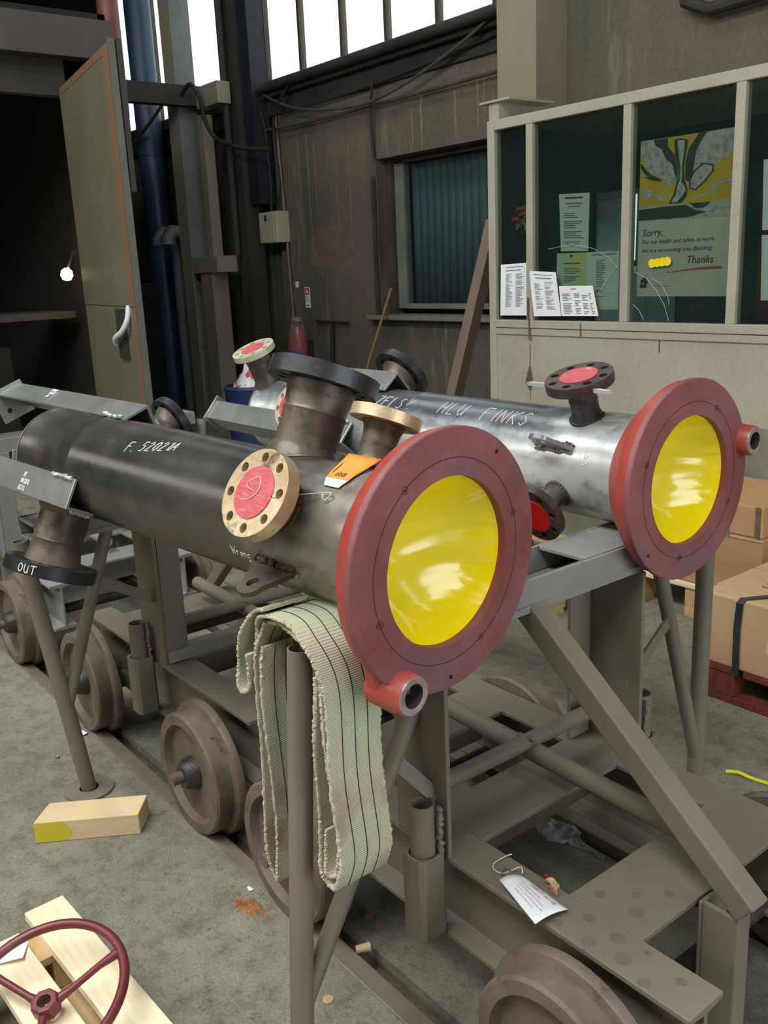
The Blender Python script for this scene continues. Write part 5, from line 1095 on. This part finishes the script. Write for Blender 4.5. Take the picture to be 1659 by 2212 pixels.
# ================================================================ WALL FITTINGS
CAB = mat('black_cable', (40, 38, 36), (54, 51, 48), rough=0.6, bump=0.1)
CABG = mat('grey_cable', (84, 80, 74), (70, 66, 60), rough=0.6, bump=0.1)
def cable(pts, r, m, label, n=8): return tag(MB().tube(smooth_path(pts, n), r, 8).build('wall_cable', m), label, 'cable')
cable([(-9.03, 5.42, 3.02), (-7.6, 5.44, 2.985), (-6.4, 5.44, 2.985), (-5.10, 5.42, 2.99)], 0.016, CABG, 'straight grey cable strung level across the plaster wall')
cable([(-8.63, 5.38, 3.36), (-7.99, 5.38, 3.12), (-7.1, 5.38, 3.0), (-6.45, 5.38, 3.05), (-5.65, 5.38, 3.25), (-5.12, 5.38, 3.46)], 0.013, CABG, 'sagging grey cable swinging up to the right below the high windows')
cable([(-8.35, 5.44, 3.13), (-7.55, 5.44, 3.13), (-6.84, 5.44, 3.15), (-6.34, 5.44, 3.18), (-5.67, 5.44, 3.22), (-5.12, 5.44, 3.28)], 0.010, CAB, 'thin black cable hugging the underside of the window ledge')
cable([(-7.98, 5.36, 3.40), (-8.37, 5.38, 3.13), (-8.48, 5.42, 2.78), (-8.44, 5.42, 2.46), (-8.50, 5.42, 2.215)], 0.014, CAB, 'thick black cable dropping to the right side of the fuse box')
cable([(-8.73, 5.38, 3.38), (-8.63, 5.40, 3.1), (-8.62, 5.42, 2.75), (-8.60, 5.42, 2.48), (-8.63, 5.42, 2.215)], 0.010, CAB, 'thin black cable dropping to the left side of the fuse box')
cable([(-6.81, 5.40, 3.21), (-6.91, 5.44, 2.9), (-6.93, 5.46, 2.71), (-6.93, 5.475, 2.55)], 0.013, CAB, 'black cable hanging down to the corner of the blinds window')
cable([(-6.90, 5.465, 2.50), (-6.89, 5.462, 2.2), (-6.90, 5.462, 1.6), (-6.86, 5.45, 1.30), (-6.80, 5.43, 1.186)], 0.007, CABG, 'thin grey flex running down beside the blinds window', 8)
cable([(-9.74, 5.02, 3.40), (-9.31, 4.96, 3.52), (-9.16, 4.98, 3.38), (-9.15, 5.02, 3.16), (-9.01, 5.06, 2.96), (-8.61, 5.10, 2.83), (-8.22, 5.20, 2.77)], 0.022, CAB, 'fat black hose looping off the pale columns at upper left')
cable([(-11.6, 5.0, 3.05), (-11.0, 5.0, 3.12), (-10.4, 5.0, 3.30), (-9.95, 5.0, 3.48)], 0.018, CABG, 'grey hose slung across the blue pipe at upper left')
tag(MB().tube([(-8.506, 5.47, 3.135), (-8.45, 5.47, 2.1), (-8.415, 5.47, 1.12), (-8.41, 5.47, 0.7)], 0.016, 10).build('wall_conduit', mat('tan_conduit', (118, 104, 84), (104, 90, 72), rough=0.5, bump=0.05)), 'thin tan conduit pipe running down the wall beside the fuse box', 'conduit')
jb = thing('fuse_box', 'cream fuse box on the wall at the end of two black cables', 'fuse box', (-8.55, 5.42, 1.9))
BOXP = mat('cream_box_paint', (168, 164, 140), (178, 174, 150), rough=0.5, bump=0.03)
boxo('body', (-8.76, 5.34, 1.90), (-8.42, 5.499, 2.21), BOXP, jb, bev=0.008); boxo('switch', (-8.64, 5.332, 2.12), (-8.60, 5.34, 2.18), CAB, jb); boxo('lid', (-8.75, 5.335, 1.91), (-8.47, 5.341, 2.20), BOXP, jb, bev=0.004)
fs = thing('fire_sign', 'small red and white fire point sign on the plaster wall', 'sign', (-8.165, 5.497, 1.33))
boxo('panel', (-8.209, 5.494, 1.233), (-8.122, 5.499, 1.443), PAPER, fs); boxo('red_square', (-8.200, 5.492, 1.365), (-8.131, 5.4945, 1.434), mat('sign_red', (190, 50, 56), rough=0.5, bump=0), fs)
boxo('pictogram', (-8.178, 5.491, 1.378), (-8.166, 5.4925, 1.422), PAPER, fs); boxo('pictogram', (-8.158, 5.491, 1.378), (-8.150, 5.4925, 1.412), PAPER, fs)
text_obj('lettering', 'Fire\npoint', (-8.196, 5.4935, 1.335), (1, 0, 0), (0, 0, 1), 0.030, PRINT_B, fs)
boxo('print', (-8.196, 5.4925, 1.250), (-8.135, 5.4942, 1.262), PRINT, fs)
tag(boxo('wall_label', (-8.37, 5.490, 1.44), (-8.32, 5.498, 1.50), PAPER), 'tiny white label stuck by the tan conduit pipe', 'label')
fe = thing('fire_extinguisher', 'red fire extinguisher wrapped in clear plastic by the wall', 'extinguisher', (-8.19, 5.36, 0.0))
FER = mat('extinguisher_red', (172, 36, 40), (190, 48, 50), rough=0.35, bump=0.03)
MB().lathe([(0.42, 0), (0.42, 0.083), (0.43, 0.088), (0.93, 0.088), (0.99, 0.072), (1.03, 0.035), (1.05, 0.025), (1.07, 0.025), (1.07, 0)], (-8.19, 5.36, 0), (0, 0, 1), 32).build('cylinder', FER, fe)
boxo('head', (-8.24, 5.33, 1.07), (-8.13, 5.39, 1.11), CAB, fe, bev=0.006)
MB().lathe([(0.72, 0.0885), (0.82, 0.0885)], (-8.19, 5.36, 0), (0, 0, 1), 16, a0=PI*0.95, a1=PI*1.5).build('blue_label', mat('blue_label', (40, 56, 120), rough=0.5, bump=0), fe)
rows = [[Vector((-8.19+(rr+0.012*mnoise.noise(Vector((math.cos(q)*2, z*14, math.sin(q)*2))))*math.cos(q), 5.36+(rr+0.012*mnoise.noise(Vector((math.cos(q)*2, z*14, 4+math.sin(q)*2))))*math.sin(q), z)) for q in [2*PI*k/24 for k in range(24)]] for z, rr in [(0.42+0.04*i, 0.102) for i in range(14)]+[(0.98, .098), (1.02, .085), (1.06, .072), (1.10, .066), (1.15, .05)]]
MB().grid(rows, True, True).build('plastic_wrap', glassy('wrap_film', (206, 190, 188), 0.20, 0.12), fe)
boxo('bracket', (-8.27, 5.44, 0.60), (-8.11, 5.499, 0.90), CAB, fe)
tb = thing('lifting_key', 'black T-handled lifting key leaning on the plaster wall', 'tool', (-7.72, 5.42, 0))
MB().tube([(-7.968, 5.45, 1.103), (-7.429, 5.45, 1.094)], 0.016, 10).build('handle', CAB, tb); MB().tube([(-7.70, 5.45, 1.09), (-7.74, 5.44, 0.3), (-7.75, 5.42, 0.0)], 0.020, 10).build('shank', CAB, tb)
tag(MB().tube([(-6.63, 5.37, 1.42), (-6.86, 5.25, 0.76), (-7.09, 5.13, 0.0)], 0.013, 10).build('broom_handle', mat('yellow_wood_handle', (150, 118, 76), (164, 130, 86), rough=0.6, bump=0.05)), 'thin wooden broom handle leaning by the blinds window', 'handle')
rv = tag(MB().lathe([(0, 0), (0.01, 0.03), (0.018, 0.015), (0.02, 0)], (-6.80, 5.43, 1.176), (0, 0, 1), 16).build('pink_cap', mat('pink_plastic', (180, 70, 80), rough=0.5, bump=0)), 'small pink plastic cap on the window sill', 'cap')
lb = thing('leaning_angle', 'long dusty steel angle propped against the cabin corner', 'steel angle', (-5.5, 4.75, 0))
LEAN = mat('dusty_pink_steel', (128, 112, 98), (140, 124, 110), rough=0.6, scale=4, stretch=(1, 1, 0.3), spots=(104, 90, 78), spot_amt=0.36, bump=0.06)
a0 = Vector((-5.46, 4.72, 0.0)); a1 = Vector((-4.905, 4.86, 1.90)); dd = a1-a0
MB().prism([a0, a0+Vector((0.095, 0, 0)), a0+Vector((0.095, 0.095, 0)), a0+Vector((0.085, 0.095, 0)), a0+Vector((0.085, 0.01, 0)), a0+Vector((0, 0.01, 0))], dd).build('angle_bar', LEAN, lb, bev=0.002)
tag(MB().tube([(-4.62, 4.85, 0.0), (-4.37, 4.78, 1.25)], 0.028, 12).build('leaning_pipe', DARKW), 'grey pipe leaning behind the cabin corner', 'pipe')

# ================================================================ FAR LEFT: COLUMNS, BOOTH, PIPES
CORR = mat('dirty_corrugated_sheet', (52, 50, 32), (74, 70, 44), rough=0.7, scale=4, stretch=(1, 1, 0.2), bump=0.05)
mb = MB(); rows = []
for z in (0.0, 1.2, 2.4, 3.14): rows.append([Vector((-16.8+i*0.03, 5.56+0.022*math.sin(i*0.03*2*PI/0.12), z)) for i in range(273)])
struct(mb.grid(rows).build('wall_back', CORR))
bpipe = thing('blue_downpipe', 'fat blue vertical pipe in front of the high left windows', 'pipe', (-10.85, 5.2, 0))
BLUEP = mat('blue_pipe_paint', (40, 62, 84), (52, 76, 98), rough=0.4, scale=3, stretch=(1, 1, 0.2), bump=0.05)
MB().cyl((-10.85, 5.2, 0), (-10.85, 5.2, 6.6), 0.15, 32).build('pipe', BLUEP, bpipe)
for z in (1.4, 3.0): MB().lathe([(0, 0.15), (0, 0.162), (0.05, 0.162), (0.05, 0.15)], (-10.85, 5.2, z), (0, 0, 1), 32).build('collar', BLUEP, bpipe)
GCOL = mat('dusty_cream_column', (140, 132, 114), (154, 146, 128), rough=0.6, scale=3, stretch=(1, 1, 0.25), spots=(96, 84, 70), spot_amt=0.34, bump=0.05)
gc = thing('crane_column', 'pale painted crane column left of the plaster wall', 'column', (-9.75, 5.1, 0))
MB().box((-9.93, 5.0, 0), (-9.70, 5.012, 6.6)).box((-9.93, 5.22, 0), (-9.70, 5.232, 6.6)).build('flange', GCOL, gc); boxo('web', (-9.82, 5.012, 0), (-9.808, 5.22, 6.6), GCOL, gc)
boxo('cover_plate', (-9.70, 5.0, 1.75), (-9.69, 5.232, 6.6), mat('grey_cover', (112, 116, 112), (124, 128, 124), rough=0.5, bump=0.03), gc)
boxo('shelf_bracket', (-9.69, 5.0, 1.63), (-9.12, 5.25, 1.80), GCOL, gc, bev=0.004); boxo('stub', (-9.55, 5.02, 0), (-9.30, 5.22, 1.63), GCOL, gc)
boxo('pale_channel', (-9.47, 5.10, 1.80), (-9.36, 5.22, 3.25), GCOL, gc)
boxo('tie_beam', (-9.68, 4.25, 3.36), (-9.55, 5.45, 3.56), DARKW, gc); boxo('end_box', (-9.36, 5.05, 3.29), (-8.90, 5.2, 3.50), GCOL, gc, bev=0.005)
dc = thing('dark_column', 'sooty dark column between the two banks of high windows', 'column', (-8.75, 5.35, 0))
MB().box((-9.06, 5.25, 0), (-8.86, 5.45, 6.6)).build('shaft', DARKW, dc); MB().box((-8.83, 5.3, 2.3), (-8.65, 5.49, 6.6)).build('shaft', mat('navy_black_steel', (24, 28, 38), (34, 38, 48), rough=0.6, bump=0.1), dc)
MB().cyl((-8.96, 5.17, 1.8), (-8.96, 5.17, 6.6), 0.035, 14).build('riser', DARKW, dc); MB().cyl((-9.12, 5.25, 1.9), (-9.12, 5.25, 6.6), 0.02, 12).build('riser', GCOL, dc)
vp = thing('vent_elbows', 'pair of dusty grey vent pipe elbows beside the crane column', 'vent', (-10.1, 5.1, 0))
VENT = mat('dusty_grey_vent', (96, 98, 100), (112, 114, 116), rough=0.5, bump=0.05)
for x in (-10.22, -9.98):
    MB().tube([(x, 5.1, 0.0), (x, 5.1, 1.8), (x, 5.09, 2.02), (x, 5.04, 2.10), (x-0.0, 4.94, 2.10), (x, 4.88, 2.02), (x, 4.88, 1.96)], 0.075, 18).build('elbow', VENT, vp)
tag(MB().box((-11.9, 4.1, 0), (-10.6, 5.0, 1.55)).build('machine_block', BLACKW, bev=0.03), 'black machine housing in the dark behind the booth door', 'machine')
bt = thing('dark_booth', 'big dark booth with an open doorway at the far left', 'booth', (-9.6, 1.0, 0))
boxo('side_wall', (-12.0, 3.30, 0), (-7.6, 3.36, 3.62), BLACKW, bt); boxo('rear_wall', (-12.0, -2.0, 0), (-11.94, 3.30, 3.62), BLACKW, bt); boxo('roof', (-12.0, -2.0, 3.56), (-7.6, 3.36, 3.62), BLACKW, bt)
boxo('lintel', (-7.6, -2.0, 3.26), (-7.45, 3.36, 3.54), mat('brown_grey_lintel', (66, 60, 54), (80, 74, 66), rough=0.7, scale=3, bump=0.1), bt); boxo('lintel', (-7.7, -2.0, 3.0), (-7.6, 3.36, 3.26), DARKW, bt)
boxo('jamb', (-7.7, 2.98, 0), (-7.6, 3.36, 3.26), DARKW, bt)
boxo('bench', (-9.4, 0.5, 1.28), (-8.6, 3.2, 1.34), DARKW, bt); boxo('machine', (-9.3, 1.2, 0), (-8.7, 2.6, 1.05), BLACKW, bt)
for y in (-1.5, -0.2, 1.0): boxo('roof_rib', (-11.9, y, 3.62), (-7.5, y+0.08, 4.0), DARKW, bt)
bd = thing('booth_door', 'tall cream-green booth door standing open with orange edges', 'door', (-6.75, 2.77, 0))
q0 = Vector((-6.0, 2.650, 0)); q1 = Vector((-7.58, 2.908, 0)); ed = (q1-q0).normalized(); en = Vector((ed.y, -ed.x, 0)); en = en if en.y < 0 else -en
DOORM = mat('cream_green_door', (110, 108, 88), (124, 122, 100), rough=0.5, scale=1.6, spots=(116, 112, 84), spot_amt=0.36, bump=0.03)
ORE = mat('orange_brown_edge', (142, 106, 78), (132, 98, 72), rough=0.6, bump=0.05)
def dpl(s0, s1, z0, z1, o0, o1): a = q0+ed*s0-en*-o0; return [q0+ed*s0+en*o0, q0+ed*s1+en*o0, q0+ed*s1+en*o1, q0+ed*s0+en*o1], z0, z1
def dbox(name, s0, s1, z0, z1, o0, o1, m):
    P, a, b = dpl(s0, s1, z0, z1, o0, o1); MB().prism([p+Vector((0, 0, a)) for p in P], (0, 0, b-a)).build(name, m, bd)
dbox('upper_panel', 0.0, 1.58, 1.42, 3.04, -0.05, 0.0, DOORM); dbox('lower_panel', 0.0, 1.58, 0.05, 1.415, -0.05, -0.002, DOORM)
dbox('edge_strip', 0.0, 0.13, 1.42, 3.04, 0.0, 0.004, ORE); dbox('edge_strip', 0.0, 0.10, 0.05, 1.415, -0.002, 0.003, ORE)
dbox('top_strip', 0.13, 1.5, 2.99, 3.04, 0.0, 0.003, ORE)
GRD = mat('grey_door_frame', (88, 88, 76), (98, 98, 86), rough=0.6, bump=0.05)
P_ = [q0-ed*0.001+en*0.004, q0-ed*0.001-en*0.05, q0-ed*0.02-en*0.042, q0-ed*0.02+en*0.002]
MB().prism([p+Vector((0, 0, 0.03)) for p in P_], (0, 0, 3.03)).build('frame_stile', GRD, bd); dbox('hinge_box', -0.02, 0.02, 2.15, 3.06, -0.085, -0.052, DARKW)
dbox('latch_plate', 0.30, 0.52, 1.05, 1.40, -0.002, 0.02, DARKW)
lt = q0+ed*0.40+en*0.03
MB().tube(smooth_path([lt+Vector((0.2, 0, 1.42)), lt+Vector((0.22, -0.03, 1.33)), lt+Vector((0.15, -0.05, 1.25)), lt+Vector((0.0, -0.04, 1.20)), lt+Vector((-0.08, 0, 1.15))], 6), 0.018, 10).build('latch_lever', PAPER, bd)
lp = thing('work_lamp', 'glowing bare work lamp in the dark booth doorway', 'lamp', (-8.2, 3.0, 1.6))
MB().lathe([(-0.055, 0), (-0.045, 0.035), (-0.01, 0.052), (0.03, 0.045), (0.05, 0.02), (0.055, 0)], (-8.2, 3.02, 1.665), (0.2, 0, 1), 20).build('bulb', emis('lit_bulb', (255, 214, 150), 60), lp)
MB().tube([(-8.2, 3.04, 1.72), (-8.2, 3.10, 1.85), (-8.2, 3.29, 1.9)], 0.012, 8).build('bracket', CAB, lp)
tag(MB().cyl((-7.75, 3.46, 2.9), (-7.75, 3.46, 6.6), 0.085, 24).build('red_pipe', mat('red_brown_pipe', (108, 56, 52), (122, 66, 60), rough=0.45, bump=0.05)), 'red-brown vertical pipe above the booth lintel', 'pipe')
# clutter seen over the far end of the vessels
sk = thing('blue_rubbish_bin', 'blue bin with a torn striped bag behind the far vessel', 'bin', (-6.2, 3.6, 0))
BLUEB = mat('dark_blue_plastic', (34, 46, 84), (42, 54, 94), rough=0.5, bump=0.05)
MB().lathe([(0, 0), (0, 0.17), (0.74, 0.21), (0.76, 0.22), (0.78, 0.20), (0.70, 0.19)], (-6.22, 3.62, 0), (0, 0, 1), 28).build('body', BLUEB, sk)
mb = MB(); rows = [[Vector((-6.22+0.16*math.cos(q)*(1-i/7)+0.03*mnoise.noise(Vector((i, q, 2))), 3.62+0.16*math.sin(q)*(1-i/7)+0.03*mnoise.noise(Vector((i, q, 7))), 0.74+0.035*i+0.03*mnoise.noise(Vector((i*2, q*3, 1))))) for q in [2*PI*k/18 for k in range(18)]] for i in range(7)]
mb.grid(rows, True, True).build('torn_bag', mat('striped_bag', (206, 206, 208), (176, 60, 66), rough=0.4, scale=10, bump=0.1, lo=0.52, hi=0.56), sk)
